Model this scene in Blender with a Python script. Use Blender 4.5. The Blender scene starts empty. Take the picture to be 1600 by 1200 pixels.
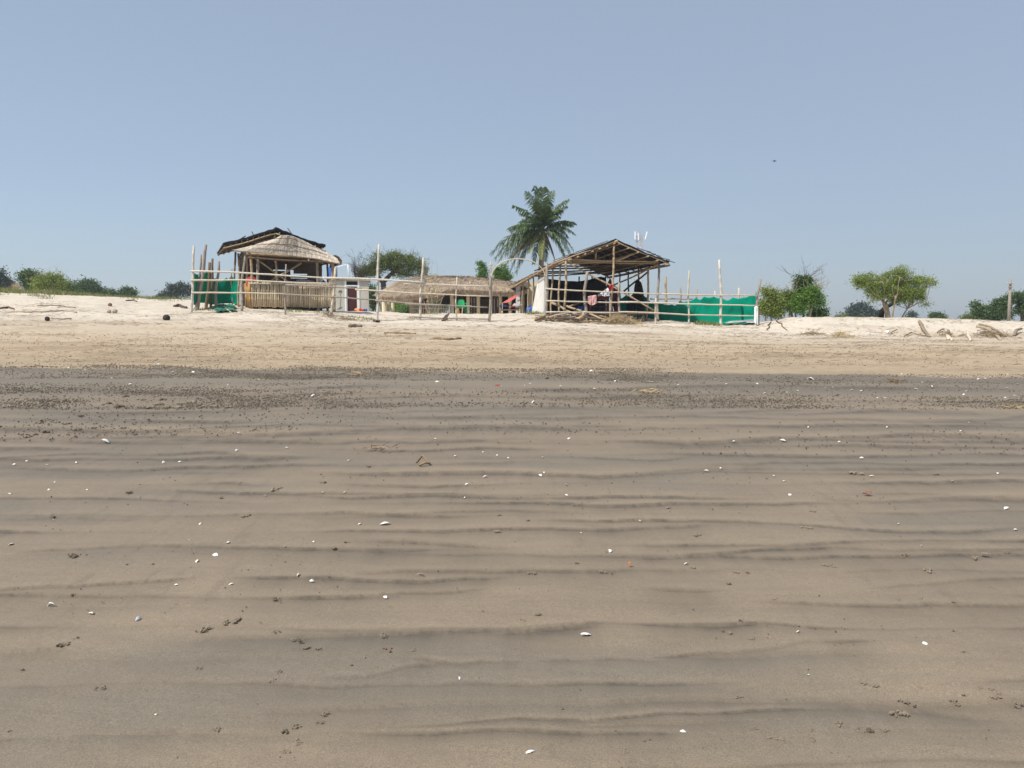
import bpy, math, random
import numpy as np
from mathutils import Vector, Matrix
random.seed(7)
R = np.random.RandomState(11)
scn = bpy.context.scene
COL = scn.collection
PI = math.pi

# ------------------------------------------------------------------ camera
EYE = 1.6
FPX = 1230.0
PITCH = math.atan(97 / FPX)
CP, SP = math.cos(PITCH), math.sin(PITCH)

def P(px, py, Y):
    """point of the scene at depth Y that is seen at photo position px, py"""
    a = (px - 800) / FPX
    b = (600 - py) / FPX
    d = Vector((a, CP + b * SP, -SP + b * CP))
    t = Y / d.y
    return Vector((d.x * t, Y, EYE + d.z * t))

cam = bpy.data.cameras.new('camera')
cam.sensor_width = 36
cam.lens = 36 * FPX / 1600
cam.clip_start = 0.05
cam.clip_end = 9000
camo = bpy.data.objects.new('camera', cam)
COL.objects.link(camo)
camo.location = (0, 0, EYE)
camo.rotation_euler = (PI / 2 - PITCH, 0, 0)
scn.camera = camo

# ------------------------------------------------------------------ noise
class VNoise:
    def __init__(s, seed, n=256):
        s.n = n
        s.t = np.random.RandomState(seed).rand(n, n)
    def at(s, x, y):
        x = np.asarray(x, float); y = np.asarray(y, float)
        xi = np.floor(x).astype(int); yi = np.floor(y).astype(int)
        fx = x - xi; fy = y - yi
        fx = fx * fx * (3 - 2 * fx); fy = fy * fy * (3 - 2 * fy)
        n = s.n
        a = s.t[xi % n, yi % n]; b = s.t[(xi + 1) % n, yi % n]
        c = s.t[xi % n, (yi + 1) % n]; d = s.t[(xi + 1) % n, (yi + 1) % n]
        return (a * (1 - fx) + b * fx) * (1 - fy) + (c * (1 - fx) + d * fx) * fy
    def fbm(s, x, y, o=4):
        r = 0; a = 1; tot = 0
        for k in range(o):
            r = r + a * s.at(x * 2 ** k + 17.3 * k, y * 2 ** k + 9.1 * k)
            tot += a; a *= .5
        return r / tot
N1, N2, N3, N4 = VNoise(1), VNoise(2), VNoise(3), VNoise(4)

def sstep(a, b, x):
    t = np.clip((np.asarray(x, float) - a) / (b - a), 0, 1)
    return t * t * (3 - 2 * t)

# ------------------------------------------------------------------ terrain
YR = [0, 3, 6, 9, 12, 15, 18, 21, 24, 28, 30.2, 31.2, 32.2, 33, 36, 40, 43, 46, 50, 60, 90, 140]
ZP = [-.02, .05, .15, .29, .45, .62, .79, .95]
PXC = [-900, 0, 80, 150, 220, 300, 380, 443, 520, 600, 700, 765, 853, 930, 1030, 1120, 1184, 1215, 1245, 1400, 1460, 1520, 1600, 2500]
SY = {  # photo height of the ground at each depth, per column of PXC
 24:   [518,522,522,522,523,523,524,525,526,527,528,528,529,531,533,535,537,538,538,540,540,541,541,545],
 28:   [498,502,503,503,504,505,507,509,511,513,514,514,515,518,521,524,526,527,528,529,530,530,531,535],
 30.2: [488,492,493,494,496,497,500,502,504,508,508,508,509,511,513,516,518,520,521,524,525,526,526,529],
 31.2: [482,487,487,489,493,494,496,498,501,505,505,505,506,509,510,513,515,511,509,512,515,517,518,521],
 32.2: [476,483,483,485,491,491,492,494,498,503,503,503,504,506,508,510,512,503,499.5,500,503,506,507,510],
 33:   [472,480,480,481,489,489,489,491,495,501,501,501.5,503,504,506,508,509,500,496,496,497.5,500.5,502.5,505],
 36:   [460,468,469,471,478,480,478,483,487,493,494,494,494,496,499,503,505,501,497.5,497,498.5,501.5,503.5,506],
 40:   [448,459,461,464,468,471,476,482,487,489,490.5,490.5,489.5,492,497,502,504,502,500,499,500,503,505,507],
 43:   [444,456,459,463.5,467,469,475,482,487,488,493,494,490,493,498,503,504,503,501,500,502,504,505,507],
 46:   [444,456,460,464.5,466.5,468,474,482,487,488,496,496,492,495,500,503,504,503,502,502,503,504,505,507],
 50:   [450,460,464,467,468,470,475,482,486.5,490,498,498,496,497,501,503,504,503,503,503,503,504,505,506],
 60:   [470,474,475,476,477,478,481,487,489,495,500,500,500,501,502,503,504,503,503,503,503,504,505,505]}
TPX = np.linspace(-900, 2500, 681)
TY = np.linspace(0, 140, 1401)
tab = np.zeros((len(YR), len(TPX)))
for i, Y in enumerate(YR):
    if Y in SY:
        sy = np.interp(TPX, PXC, SY[Y])
        for j, px in enumerate(TPX):
            tab[i, j] = P(px, sy[j], Y).z
    elif Y >= 90:
        tab[i] = 1.5
    else:
        x = (TPX - 800) / FPX * Y
        tab[i] = ZP[YR.index(Y)] - .006 * x * float(sstep(4, 15, Y))
FT = np.zeros((len(TPX), len(TY)))
for j in range(len(TPX)):
    FT[j] = np.interp(TY, YR, tab[:, j])
def blur(a, axis, n):
    k = np.hanning(n + 2)[1:-1]; k /= k.sum()
    pad = [(0, 0), (0, 0)]; pad[axis] = (n // 2, n // 2)
    return np.apply_along_axis(lambda v: np.convolve(v, k, 'valid'), axis, np.pad(a, pad, mode='edge'))
FT = blur(blur(FT, 1, 11), 0, 7)

def gz(x, Y):
    """height of the sand at x, Y"""
    x = np.asarray(x, float); Y = np.asarray(Y, float)
    Yc = np.clip(Y, 0, 139.9)
    px = np.clip(800 + FPX * x / np.maximum(Yc, 1.5), -899, 2499)
    u = (px + 900) / 5.0; v = Yc / .1
    ui = np.clip(u.astype(int), 0, len(TPX) - 2); vi = np.clip(v.astype(int), 0, len(TY) - 2)
    fu = u - ui; fv = v - vi
    z = (FT[ui, vi] * (1 - fu) + FT[ui + 1, vi] * fu) * (1 - fv) + (FT[ui, vi + 1] * (1 - fu) + FT[ui + 1, vi + 1] * fu) * fv
    dune = sstep(26, 33, Y)
    z = z + dune * ((N1.fbm(x * .9, Y * .9, 4) - .5) * .16) * (1 - .75 * sstep(60, 120, Y))
    z = z + sstep(14.5, 17, Y) * (N2.fbm(x * 2.2, Y * 3.0, 3) - .5) * .035
    return z
def gzf(x, Y): return float(gz(x, Y))
def G(px, Y, dz=0.0):
    """point on the sand at depth Y in the column px"""
    py = 500.0
    for _ in range(6):
        p = P(px, py, Y)
        z = gzf(p.x, Y)
        py = py + (p.z - z) * FPX / Y
    p = P(px, py, Y)
    return Vector((p.x, Y, gzf(p.x, Y) + dz))
def onsand(px, py):
    """the sand point seen at photo position px, py (nearest one)"""
    d = P(px, py, 1.0)
    y = np.concatenate([np.arange(1.5, 20, .03), np.arange(20, 62, .06)])
    h = EYE + (d.z - EYE) * y - gz(d.x * y, y)
    i = int(np.argmax(h <= 0)) if (h <= 0).any() else len(y) - 1
    i = max(i, 1)
    t = h[i - 1] / (h[i - 1] - h[i]) if h[i - 1] != h[i] else 1.0
    Y = float(y[i - 1] + (y[i] - y[i - 1]) * min(max(t, 0), 1))
    return Vector((d.x * Y, Y, gzf(d.x * Y, Y)))

# ------------------------------------------------------------------ materials
MATS = {}
def newmat(name):
    m = bpy.data.materials.new(name); m.use_nodes = True
    nt = m.node_tree; nt.nodes.clear()
    out = nt.nodes.new('ShaderNodeOutputMaterial')
    return m, nt, out
def nd(nt, t, **kw):
    n = nt.nodes.new(t)
    for k, v in kw.items():
        if k.startswith('i_'):
            n.inputs[k[2:].replace('_', ' ')].default_value = v
        else: setattr(n, k, v)
    return n
def rgba(c): return (c[0], c[1], c[2], 1)

def surf(name, c1, c2, scale=6, stretch=(1, 1, 1), rough=.75, bump=.25, detail=5, c3=None, trans=0, alpha=None, spec=.3, island=0.0):
    """noise-mottled surface; island adds piece to piece variation"""
    m, nt, out = newmat(name); L = nt.links.new
    tc = nd(nt, 'ShaderNodeTexCoord'); mp = nd(nt, 'ShaderNodeMapping'); mp.inputs['Scale'].default_value = stretch
    L(tc.outputs['Object'], mp.inputs[0])
    no = nd(nt, 'ShaderNodeTexNoise'); no.inputs['Scale'].default_value = scale; no.inputs['Detail'].default_value = detail; no.inputs['Roughness'].default_value = .65
    L(mp.outputs[0], no.inputs['Vector'])
    rp = nd(nt, 'ShaderNodeValToRGB'); e = rp.color_ramp.elements
    e[0].position = .3; e[0].color = rgba(c1); e[1].position = .7; e[1].color = rgba(c2)
    if c3:
        k = rp.color_ramp.elements.new(.5); k.color = rgba(c3)
    L(no.outputs['Fac'], rp.inputs[0]); col = rp.outputs[0]
    if island:
        g = nd(nt, 'ShaderNodeNewGeometry'); mr = nd(nt, 'ShaderNodeMapRange')
        mr.inputs['To Min'].default_value = 1 - island; mr.inputs['To Max'].default_value = 1 + island
        L(g.outputs['Random Per Island'], mr.inputs[0])
        hs = nd(nt, 'ShaderNodeHueSaturation'); L(mr.outputs[0], hs.inputs['Value']); L(col, hs.inputs['Color']); col = hs.outputs[0]
    bs = nd(nt, 'ShaderNodeBsdfPrincipled'); bs.inputs['Roughness'].default_value = rough
    bs.inputs['Specular IOR Level'].default_value = spec
    L(col, bs.inputs['Base Color'])
    if bump:
        bp = nd(nt, 'ShaderNodeBump'); bp.inputs['Strength'].default_value = bump; bp.inputs['Distance'].default_value = .02
        L(no.outputs['Fac'], bp.inputs['Height']); L(bp.outputs[0], bs.inputs['Normal'])
    sh = bs.outputs[0]
    if trans:
        tr = nd(nt, 'ShaderNodeBsdfTranslucent'); L(col, tr.inputs[0])
        mx = nd(nt, 'ShaderNodeMixShader'); mx.inputs[0].default_value = trans
        L(sh, mx.inputs[1]); L(tr.outputs[0], mx.inputs[2]); sh = mx.outputs[0]
    if alpha is not None:
        tp = nd(nt, 'ShaderNodeBsdfTransparent'); mx = nd(nt, 'ShaderNodeMixShader'); mx.inputs[0].default_value = alpha
        L(tp.outputs[0], mx.inputs[1]); L(sh, mx.inputs[2]); sh = mx.outputs[0]
    L(sh, out.inputs[0])
    MATS[name] = m
    return m

def leafmat(name, c1, c2, c3, trans=.35):
    m, nt, out = newmat(name); L = nt.links.new
    g = nd(nt, 'ShaderNodeNewGeometry'); rp = nd(nt, 'ShaderNodeValToRGB'); e = rp.color_ramp.elements
    e[0].color = rgba(c1); e[1].color = rgba(c3); k = e.new(.55); k.color = rgba(c2)
    L(g.outputs['Random Per Island'], rp.inputs[0])
    bs = nd(nt, 'ShaderNodeBsdfPrincipled'); bs.inputs['Roughness'].default_value = .55; bs.inputs['Specular IOR Level'].default_value = .3
    L(rp.outputs[0], bs.inputs['Base Color'])
    tr = nd(nt, 'ShaderNodeBsdfTranslucent'); L(rp.outputs[0], tr.inputs[0])
    mx = nd(nt, 'ShaderNodeMixShader'); mx.inputs[0].default_value = trans
    L(bs.outputs[0], mx.inputs[1]); L(tr.outputs[0], mx.inputs[2]); L(mx.outputs[0], out.inputs[0])
    MATS[name] = m
    return m

M = MATS
surf('bamboo_pale', (.29, .25, .19), (.62, .55, .44), 6, (5, 5, .8), .6, .2, island=.18)
surf('bamboo_white', (.33, .295, .245), (.68, .63, .55), 6, (5, 5, .8), .6, .2, island=.12)
surf('bamboo_tan', (.25, .175, .10), (.45, .345, .215), 5, (3, 3, 1), .55, .15, island=.22)
surf('bamboo_wall', (.40, .31, .185), (.62, .51, .345), 5, (3, 3, 1), .55, .15, island=.22)
surf('bamboo_orange', (.30, .16, .055), (.50, .30, .11), 6, (3, 3, 1), .5, .15, island=.3)
surf('wood_grey', (.17, .14, .115), (.36, .31, .26), 7, (4, 4, 1), .8, .4, island=.2)
surf('wood_brown', (.085, .055, .033), (.19, .125, .075), 7, (4, 4, 1), .8, .4, island=.25)
surf('wood_dark', (.045, .032, .022), (.12, .085, .06), 7, (4, 4, 1), .85, .4, island=.3)
surf('tarp_black', (.010, .010, .012), (.022, .022, .026), 3, (1, 1, 1), .8, .6, spec=.15)
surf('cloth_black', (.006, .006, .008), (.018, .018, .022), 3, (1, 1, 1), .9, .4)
surf('thatch_pale', (.40, .335, .26), (.64, .56, .46), 9, (1, 1, 1), .85, .3, island=.38)
surf('thatch_brown', (.25, .185, .125), (.49, .39, .285), 9, (1, 1, 1), .9, .5, island=.4)
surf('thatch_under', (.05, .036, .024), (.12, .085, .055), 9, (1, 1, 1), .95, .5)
surf('plaster', (.40, .385, .33), (.52, .50, .435), 4, (1, 1, .4), .85, .15)
surf('plaster_white', (.54, .53, .50), (.70, .69, .66), 4, (1, 1, .4), .8, .12)
surf('plaster_cream', (.55, .47, .30), (.68, .59, .41), 4, (1, 1, .4), .85, .15)
surf('concrete', (.30, .28, .25), (.42, .40, .36), 5, (1, 1, 1), .9, .3)
surf('door_maroon', (.055, .014, .012), (.085, .022, .018), 4, (1, 1, .3), .45, .1)
surf('maroon', (.13, .02, .02), (.2, .035, .032), 4, (1, 1, .3), .6, .1)
surf('painted_shade', (.01, .01, .012), (.02, .02, .022), 4, (1, 1, 1), .8, 0)  # near-black colour painted for the shade inside openings
surf('paint_white', (.74, .74, .73), (.82, .82, .81), 4, (1, 1, 1), .5, .05)
surf('mural', (.10, .12, .11), (.16, .18, .16), 8, (1, 1, 1), .9, 0)
surf('plastic_blue', (.02, .11, .42), (.03, .15, .52), 3, (1, 1, 1), .4, .05)
surf('plastic_green', (.01, .27, .085), (.015, .34, .11), 3, (1, 1, 1), .35, .03, spec=.5)
surf('net_green', (.0006, .29, .185), (.001, .39, .25), 2.5, (1, 1, 1), .9, .4, trans=.45, spec=.03)
surf('net_ground', (.02, .14, .085), (.06, .22, .15), 9, (1, 1, 1), .8, .6)
surf('cloth_red', (.42, .02, .03), (.55, .035, .045), 4, (1, 1, 1), .8, .3, trans=.15)
surf('cloth_salmon', (.56, .12, .10), (.66, .17, .14), 4, (1, 1, 1), .7, .2, trans=.15)
surf('cloth_pink', (.50, .24, .23), (.74, .48, .45), 22, (1, 1, .05), .85, .2, trans=.15)
surf('cloth_white', (.62, .63, .66), (.82, .82, .84), 7, (1, 1, 1), .8, .4, trans=.15)
surf('cloth_blue', (.02, .07, .30), (.04, .13, .45), 5, (1, 1, 1), .6, .4)
surf('cloth_navy', (.012, .014, .03), (.03, .035, .07), 5, (1, 1, 1), .8, .4)
surf('cloth_grey', (.30, .27, .26), (.5, .46, .44), 5, (1, 1, 1), .8, .4)
surf('cloth_orange', (.65, .22, .05), (.75, .33, .09), 5, (1, 1, 1), .7, .3)
surf('boards', (.10, .055, .035), (.19, .115, .075), 6, (5, 5, .4), .8, .3, island=.3)
surf('metal_grey', (.32, .33, .34), (.44, .45, .46), 6, (1, 1, 1), .5, .1)
surf('husk', (.018, .013, .010), (.07, .05, .038), 14, (1, 1, 1), .95, .8)
surf('driftwood', (.26, .205, .145), (.46, .385, .285), 8, (3, 3, 1), .9, .5, island=.2)
surf('driftwood_brown', (.15, .11, .07), (.33, .26, .18), 8, (3, 3, 1), .9, .5, island=.2)
surf('root_pale', (.50, .42, .31), (.70, .62, .50), 8, (3, 3, 1), .85, .3)
surf('twig_dry', (.12, .08, .045), (.30, .22, .13), 8, (1, 1, 1), .9, .2, island=.4)
surf('twig_straw', (.30, .22, .12), (.52, .41, .25), 8, (1, 1, 1), .9, .2, island=.3)
surf('twig_grey', (.16, .14, .12), (.28, .25, .22), 8, (1, 1, 1), .9, .2, island=.2)
surf('bark_pale', (.24, .19, .13), (.42, .35, .25), 8, (2, 2, .7), .9, .6)
surf('bark_dark', (.03, .024, .018), (.085, .066, .05), 8, (2, 2, .7), .95, .6)
surf('bark_black', (.008, .007, .006), (.02, .017, .014), 8, (2, 2, .7), .95, .6)
surf('bark_palm', (.16, .13, .10), (.30, .26, .21), 5, (.5, .5, 5), .9, .5)
surf('shell_white', (.72, .70, .66), (.86, .85, .83), 40, (1, 1, 1), .45, .1, spec=.5)
surf('shell_cream', (.58, .50, .40), (.76, .69, .60), 40, (1, 1, 1), .5, .1, spec=.4)
surf('shell_grey', (.46, .45, .43), (.70, .69, .66), 40, (1, 1, 1), .5, .1, spec=.4)
surf('shell_blue', (.25, .26, .38), (.7, .7, .74), 60, (1, 1, 1), .4, .1, spec=.5)
surf('clump_sand', (.22, .178, .128), (.38, .315, .235), 45, (1, 1, 1), .95, .6)
surf('clump_dark', (.10, .078, .055), (.21, .168, .122), 45, (1, 1, 1), .95, .6)
surf('clump_red', (.16, .075, .055), (.27, .14, .11), 30, (1, 1, 1), .8, .5)
surf('pellet', (.09, .074, .056), (.20, .165, .124), 3, (1, 1, 1), .95, 0, island=.45)
surf('plastic_orange', (.40, .13, .03), (.5, .18, .05), 9, (1, 1, 1), .5, .1)
surf('plastic_red', (.34, .06, .035), (.42, .08, .05), 9, (1, 1, 1), .5, .1)
surf('bird_dark', (.03, .035, .045), (.06, .065, .08), 9, (1, 1, 1), .8, .1)
leafmat('leaf_acacia', (.10, .145, .024), (.205, .27, .052), (.35, .41, .095))
leafmat('leaf_olive', (.065, .098, .022), (.145, .19, .045), (.25, .29, .085))
leafmat('leaf_dark', (.035, .068, .018), (.072, .125, .032), (.135, .20, .05), .32)
leafmat('leaf_bright', (.05, .115, .016), (.11, .22, .03), (.22, .36, .055))
leafmat('leaf_casuarina', (.026, .042, .026), (.045, .066, .04), (.07, .092, .055), .2)
leafmat('leaf_palm', (.035, .068, .02), (.08, .125, .036), (.16, .21, .058), .32)
leafmat('leaf_palm_yellow', (.12, .14, .03), (.17, .19, .05), (.24, .25, .08), .3)
leafmat('leaf_dead', (.16, .10, .055), (.26, .17, .10), (.36, .26, .16), .2)
leafmat('leaf_yellow', (.30, .25, .07), (.42, .35, .12), (.5, .42, .2), .35)
leafmat('grass_blade', (.09, .13, .03), (.19, .22, .06), (.36, .32, .15), .3)

def sandmat():
    m, nt, out = newmat('sand'); L = nt.links.new
    def attr(n):
        a = nd(nt, 'ShaderNodeAttribute'); a.attribute_name = n; return a.outputs['Fac']
    dry, dark, grey, litter, crest = attr('dry'), attr('dark'), attr('grey'), attr('stain'), attr('crest')
    tc = nd(nt, 'ShaderNodeTexCoord')
    def noise(scale, detail=4, stretch=None, rough=.6):
        n = nd(nt, 'ShaderNodeTexNoise'); n.inputs['Scale'].default_value = scale; n.inputs['Detail'].default_value = detail; n.inputs['Roughness'].default_value = rough
        if stretch:
            mp = nd(nt, 'ShaderNodeMapping'); mp.inputs['Scale'].default_value = stretch[0]; mp.inputs['Rotation'].default_value = (0, 0, stretch[1])
            L(tc.outputs['Object'], mp.inputs[0]); L(mp.outputs[0], n.inputs['Vector'])
        else: L(tc.outputs['Object'], n.inputs['Vector'])
        return n.outputs['Fac']
    def mrange(v, a, b, c, d):
        r = nd(nt, 'ShaderNodeMapRange'); L(v, r.inputs[0])
        for i, q in zip((1, 2, 3, 4), (a, b, c, d)): r.inputs[i].default_value = q
        return r.outputs[0]
    def math_(op, a, b):
        n = nd(nt, 'ShaderNodeMath'); n.operation = op
        for i, q in enumerate((a, b)):
            if isinstance(q, (int, float)): n.inputs[i].default_value = q
            else: L(q, n.inputs[i])
        return n.outputs[0]
    def mix(f, a, b):
        n = nd(nt, 'ShaderNodeMix'); n.data_type = 'RGBA'; L(f, n.inputs[0])
        for s, q in ((6, a), (7, b)):
            if isinstance(q, tuple): n.inputs[s].default_value = rgba(q)
            else: L(q, n.inputs[s])
        return n.outputs[2]
    big = noise(.9, 4); mid = noise(5, 5); fine = noise(160, 3, None, .7); coarse = noise(38, 4)
    str_ = noise(1.0, 5, ((1.2, 9, 1), math.radians(-14)))
    flow = noise(1.0, 4, ((9, 1.1, 1), math.radians(7)))
    drain = noise(1.0, 4, ((10, 2.0, 1), math.radians(4))); patch = noise(.55, 3)
    grit = noise(260, 2, None, .8)
    wetc = mix(mrange(big, .35, .65, 0, 1), (.212, .168, .119), (.245, .193, .136))
    wetc = mix(grey, wetc, (.176, .151, .116))
    wetc = mix(mrange(str_, .45, .7, 0, .35), wetc, (.180, .147, .106))
    tan = mix(mrange(mid, .35, .65, 0, 1), (.345, .262, .170), (.43, .332, .222))
    tan = mix(mrange(str_, .5, .68, 0, .55), tan, (.285, .212, .136))
    white = mix(mrange(mid, .3, .7, 0, 1), (.495, .430, .345), (.59, .522, .43))
    c = mix(mrange(dry, 0, .5, 0, 1), wetc, tan)
    c = mix(mrange(dry, .5, 1, 0, 1), c, white)
    dk = math_('MULTIPLY', dark, mrange(flow, .25, .65, .6, 1.08))
    dk = math_('MULTIPLY', dk, mrange(coarse, .3, .7, .7, 1.15))
    dk = math_('MULTIPLY', dk, mrange(fine, .32, .68, .62, 1.3))
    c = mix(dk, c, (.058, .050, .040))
    c = mix(math_('MULTIPLY', litter, mrange(coarse, .42, .6, 0, 1)), c, (.15, .11, .07))
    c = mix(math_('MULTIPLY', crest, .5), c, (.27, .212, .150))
    dr = math_('MULTIPLY', mrange(drain, .55, .72, 0, .42), mrange(patch, .45, .6, 0, 1)); dr = math_('MULTIPLY', dr, mrange(dry, 0, .2, 1, 0))
    c = mix(dr, c, (.125, .104, .080))
    c = mix(math_('MULTIPLY', mrange(grit, .66, .74, 0, .55), mrange(dry, 0, .3, 1, .3)), c, (.40, .34, .27))
    c = mix(math_('MULTIPLY', mrange(grit, .34, .26, 0, .5), mrange(dry, 0, .3, 1, .3)), c, (.07, .055, .042))
    # grain
    gr = nd(nt, 'ShaderNodeHueSaturation'); L(mrange(fine, .3, .7, .68, 1.32), gr.inputs['Value']); L(c, gr.inputs['Color']); c = gr.outputs[0]
    gr = nd(nt, 'ShaderNodeHueSaturation'); L(mrange(coarse, .3, .7, .93, 1.07), gr.inputs['Value']); L(c, gr.inputs['Color']); c = gr.outputs[0]
    bs = nd(nt, 'ShaderNodeBsdfPrincipled'); L(c, bs.inputs['Base Color'])
    L(mrange(dry, 0, .4, .62, .95), bs.inputs['Roughness']); bs.inputs['Specular IOR Level'].default_value = .22
    hsum = math_('ADD', math_('MULTIPLY', fine, .35), math_('MULTIPLY', coarse, mrange(dry, 0, .5, .7, 2.5)))
    bp = nd(nt, 'ShaderNodeBump'); bp.inputs['Strength'].default_value = .45; bp.inputs['Distance'].default_value = .006
    L(hsum, bp.inputs['Height']); L(bp.outputs[0], bs.inputs['Normal']); L(bs.outputs[0], out.inputs[0])
    MATS['sand'] = m
sandmat()

# ------------------------------------------------------------------ object helpers
def wloc(o):
    v = Vector((0, 0, 0))
    while o is not None:
        v += o.location; o = o.parent
    return v
def tag(o, label=None, cat=None, group=None, kind=None):
    if label: o['label'] = label
    if cat: o['category'] = cat
    if group: o['group'] = group
    if kind: o['kind'] = kind
    return o
def thing(name, loc, label, cat, group=None):
    o = bpy.data.objects.new(name, None); COL.objects.link(o); o.location = loc
    o.empty_display_size = .2
    return tag(o, label, cat, group)

class MB:
    def __init__(s): s.v = []; s.f = []
    def add(s, vs, fs):
        n = len(s.v); s.v.extend([tuple(q) for q in vs]); s.f.extend([tuple(i + n for i in f) for f in fs]); return s
    def box(s, c, sx, sy, sz, rz=0.0):
        """box standing on c"""
        cr, sr = math.cos(rz), math.sin(rz); vs = []
        for z in (0, sz):
            for a, b in ((-1, -1), (1, -1), (1, 1), (-1, 1)):
                x, y = a * sx / 2, b * sy / 2
                vs.append((c[0] + x * cr - y * sr, c[1] + x * sr + y * cr, c[2] + z))
        return s.add(vs, [(3, 2, 1, 0), (4, 5, 6, 7), (0, 1, 5, 4), (1, 2, 6, 5), (2, 3, 7, 6), (3, 0, 4, 7)])
    def slab(s, quad, th, n=None):
        """thick sheet over four corner points"""
        q = [Vector(p) for p in quad]
        n = n or (q[1] - q[0]).cross(q[3] - q[0]).normalized()
        vs = q + [p - n * th for p in q]
        return s.add(vs, [(0, 1, 2, 3), (7, 6, 5, 4), (1, 0, 4, 5), (2, 1, 5, 6), (3, 2, 6, 7), (0, 3, 7, 4)])
    def tube(s, pts, rad, sides=7, cap=True):
        pts = [Vector(p) for p in pts]; n = len(pts)
        if not hasattr(rad, '__len__'): rad = [rad] * n
        rings = []; ref = None
        for i in range(n):
            t = (pts[min(i + 1, n - 1)] - pts[max(i - 1, 0)])
            if t.length < 1e-9: t = Vector((0, 0, 1))
            t.normalize()
            if ref is None:
                ref = Vector((1, 0, 0)) if abs(t.x) < .8 else Vector((0, 1, 0))
            u = (ref - t * ref.dot(t)); u.normalize(); w = t.cross(u); ref = u
            rings.append([pts[i] + (u * math.cos(2 * PI * k / sides) + w * math.sin(2 * PI * k / sides)) * rad[i] for k in range(sides)])
        vs = [p for r in rings for p in r]; fs = []
        for i in range(n - 1):
            for k in range(sides):
                a = i * sides + k; b = i * sides + (k + 1) % sides
                fs.append((a, b, b + sides, a + sides))
        if cap:
            fs.append(tuple(range(sides - 1, -1, -1))); fs.append(tuple((n - 1) * sides + k for k in range(sides)))
        return s.add(vs, fs)
    def pole(s, a, b, r, r2=None, wob=.012, nodes=True, sides=8):
        """bamboo pole: slight bends, swollen joints, tapering"""
        a, b = Vector(a), Vector(b); r2 = r * .85 if r2 is None else r2
        Ln = (b - a).length; k = max(2, int(Ln / .34)); pts = []; rad = []
        ph = random.random() * 6; d = (b - a).normalized()
        side = d.cross(Vector((.3, .8, .5))).normalized(); up = d.cross(side)
        for i in range(k + 1):
            t = i / k
            o = side * math.sin(ph + t * 5.2) * wob * min(1, Ln) * math.sin(PI * t) * 2 + up * math.cos(ph * 2 + t * 4) * wob * min(1, Ln) * math.sin(PI * t)
            p = a.lerp(b, t) + o; rr = r + (r2 - r) * t
            if nodes and 0 < i < k:
                pts += [p - d * .03, p, p + d * .03]; rad += [rr * .95, rr * 1.16, rr * .95]
            else:
                pts.append(p); rad.append(rr)
        return s.tube(pts, rad, sides)
    def blob(s, c, rx, ry, rz, seed=0, nu=8, nv=6, amp=.25):
        q = random.Random(seed); vs = []; fs = []
        for j in range(nv + 1):
            th = PI * j / nv
            for i in range(nu):
                ph = 2 * PI * i / nu; k = 1 + (q.random() - .5) * 2 * amp
                if j in (0, nv): k = 1
                vs.append((c[0] + rx * k * math.sin(th) * math.cos(ph), c[1] + ry * k * math.sin(th) * math.sin(ph), c[2] - rz * k * math.cos(th)))
        for j in range(nv):
            for i in range(nu):
                a = j * nu + i; b = j * nu + (i + 1) % nu
                fs.append((a, b, b + nu, a + nu))
        return s.add(vs, fs)
    def build(s, name, mat, parent=None, smooth=False, base=None):
        me = bpy.data.meshes.new(name)
        if parent is not None: off = wloc(parent)
        elif base is not None: off = Vector(base)
        else:
            a = np.array(s.v); off = Vector((float((a[:, 0].min() + a[:, 0].max()) / 2), float((a[:, 1].min() + a[:, 1].max()) / 2), float(a[:, 2].min())))
        a = np.array(s.v, dtype=np.float64) - np.array(off)
        me.from_pydata(a.tolist(), [], s.f)
        me.materials.append(MATS[mat] if isinstance(mat, str) else mat)
        if smooth:
            for p in me.polygons: p.use_smooth = True
        me.update()
        o = bpy.data.objects.new(name, me); COL.objects.link(o)
        if parent is not None: o.parent = parent
        else: o.location = off
        return o

def pole(name, a, b, r, mat, parent, r2=None, wob=.012, nodes=True):
    return MB().pole(a, b, r, r2, wob, nodes).build(name, mat, parent, smooth=True)
def rawmesh(name, V, F4, mat, parent=None, off=None, kind=None):
    """mesh from numpy arrays: V (n,3) and F4 (m,k)"""
    off = wloc(parent) if parent is not None else (off or Vector((0, 0, 0)))
    me = bpy.data.meshes.new(name)
    V = np.asarray(V, np.float32) - np.array(off, np.float32)
    m, k = F4.shape
    me.vertices.add(len(V)); me.vertices.foreach_set('co', V.ravel())
    me.loops.add(m * k); me.loops.foreach_set('vertex_index', F4.astype(np.int32).ravel())
    me.polygons.add(m); me.polygons.foreach_set('loop_start', np.arange(0, m * k, k, dtype=np.int32))
    me.polygons.foreach_set('loop_total', np.full(m, k, np.int32))
    me.materials.append(MATS[mat]); me.update(calc_edges=True); me.validate()
    o = bpy.data.objects.new(name, me); COL.objects.link(o)
    if parent is not None: o.parent = parent
    else: o.location = off
    return o

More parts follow.
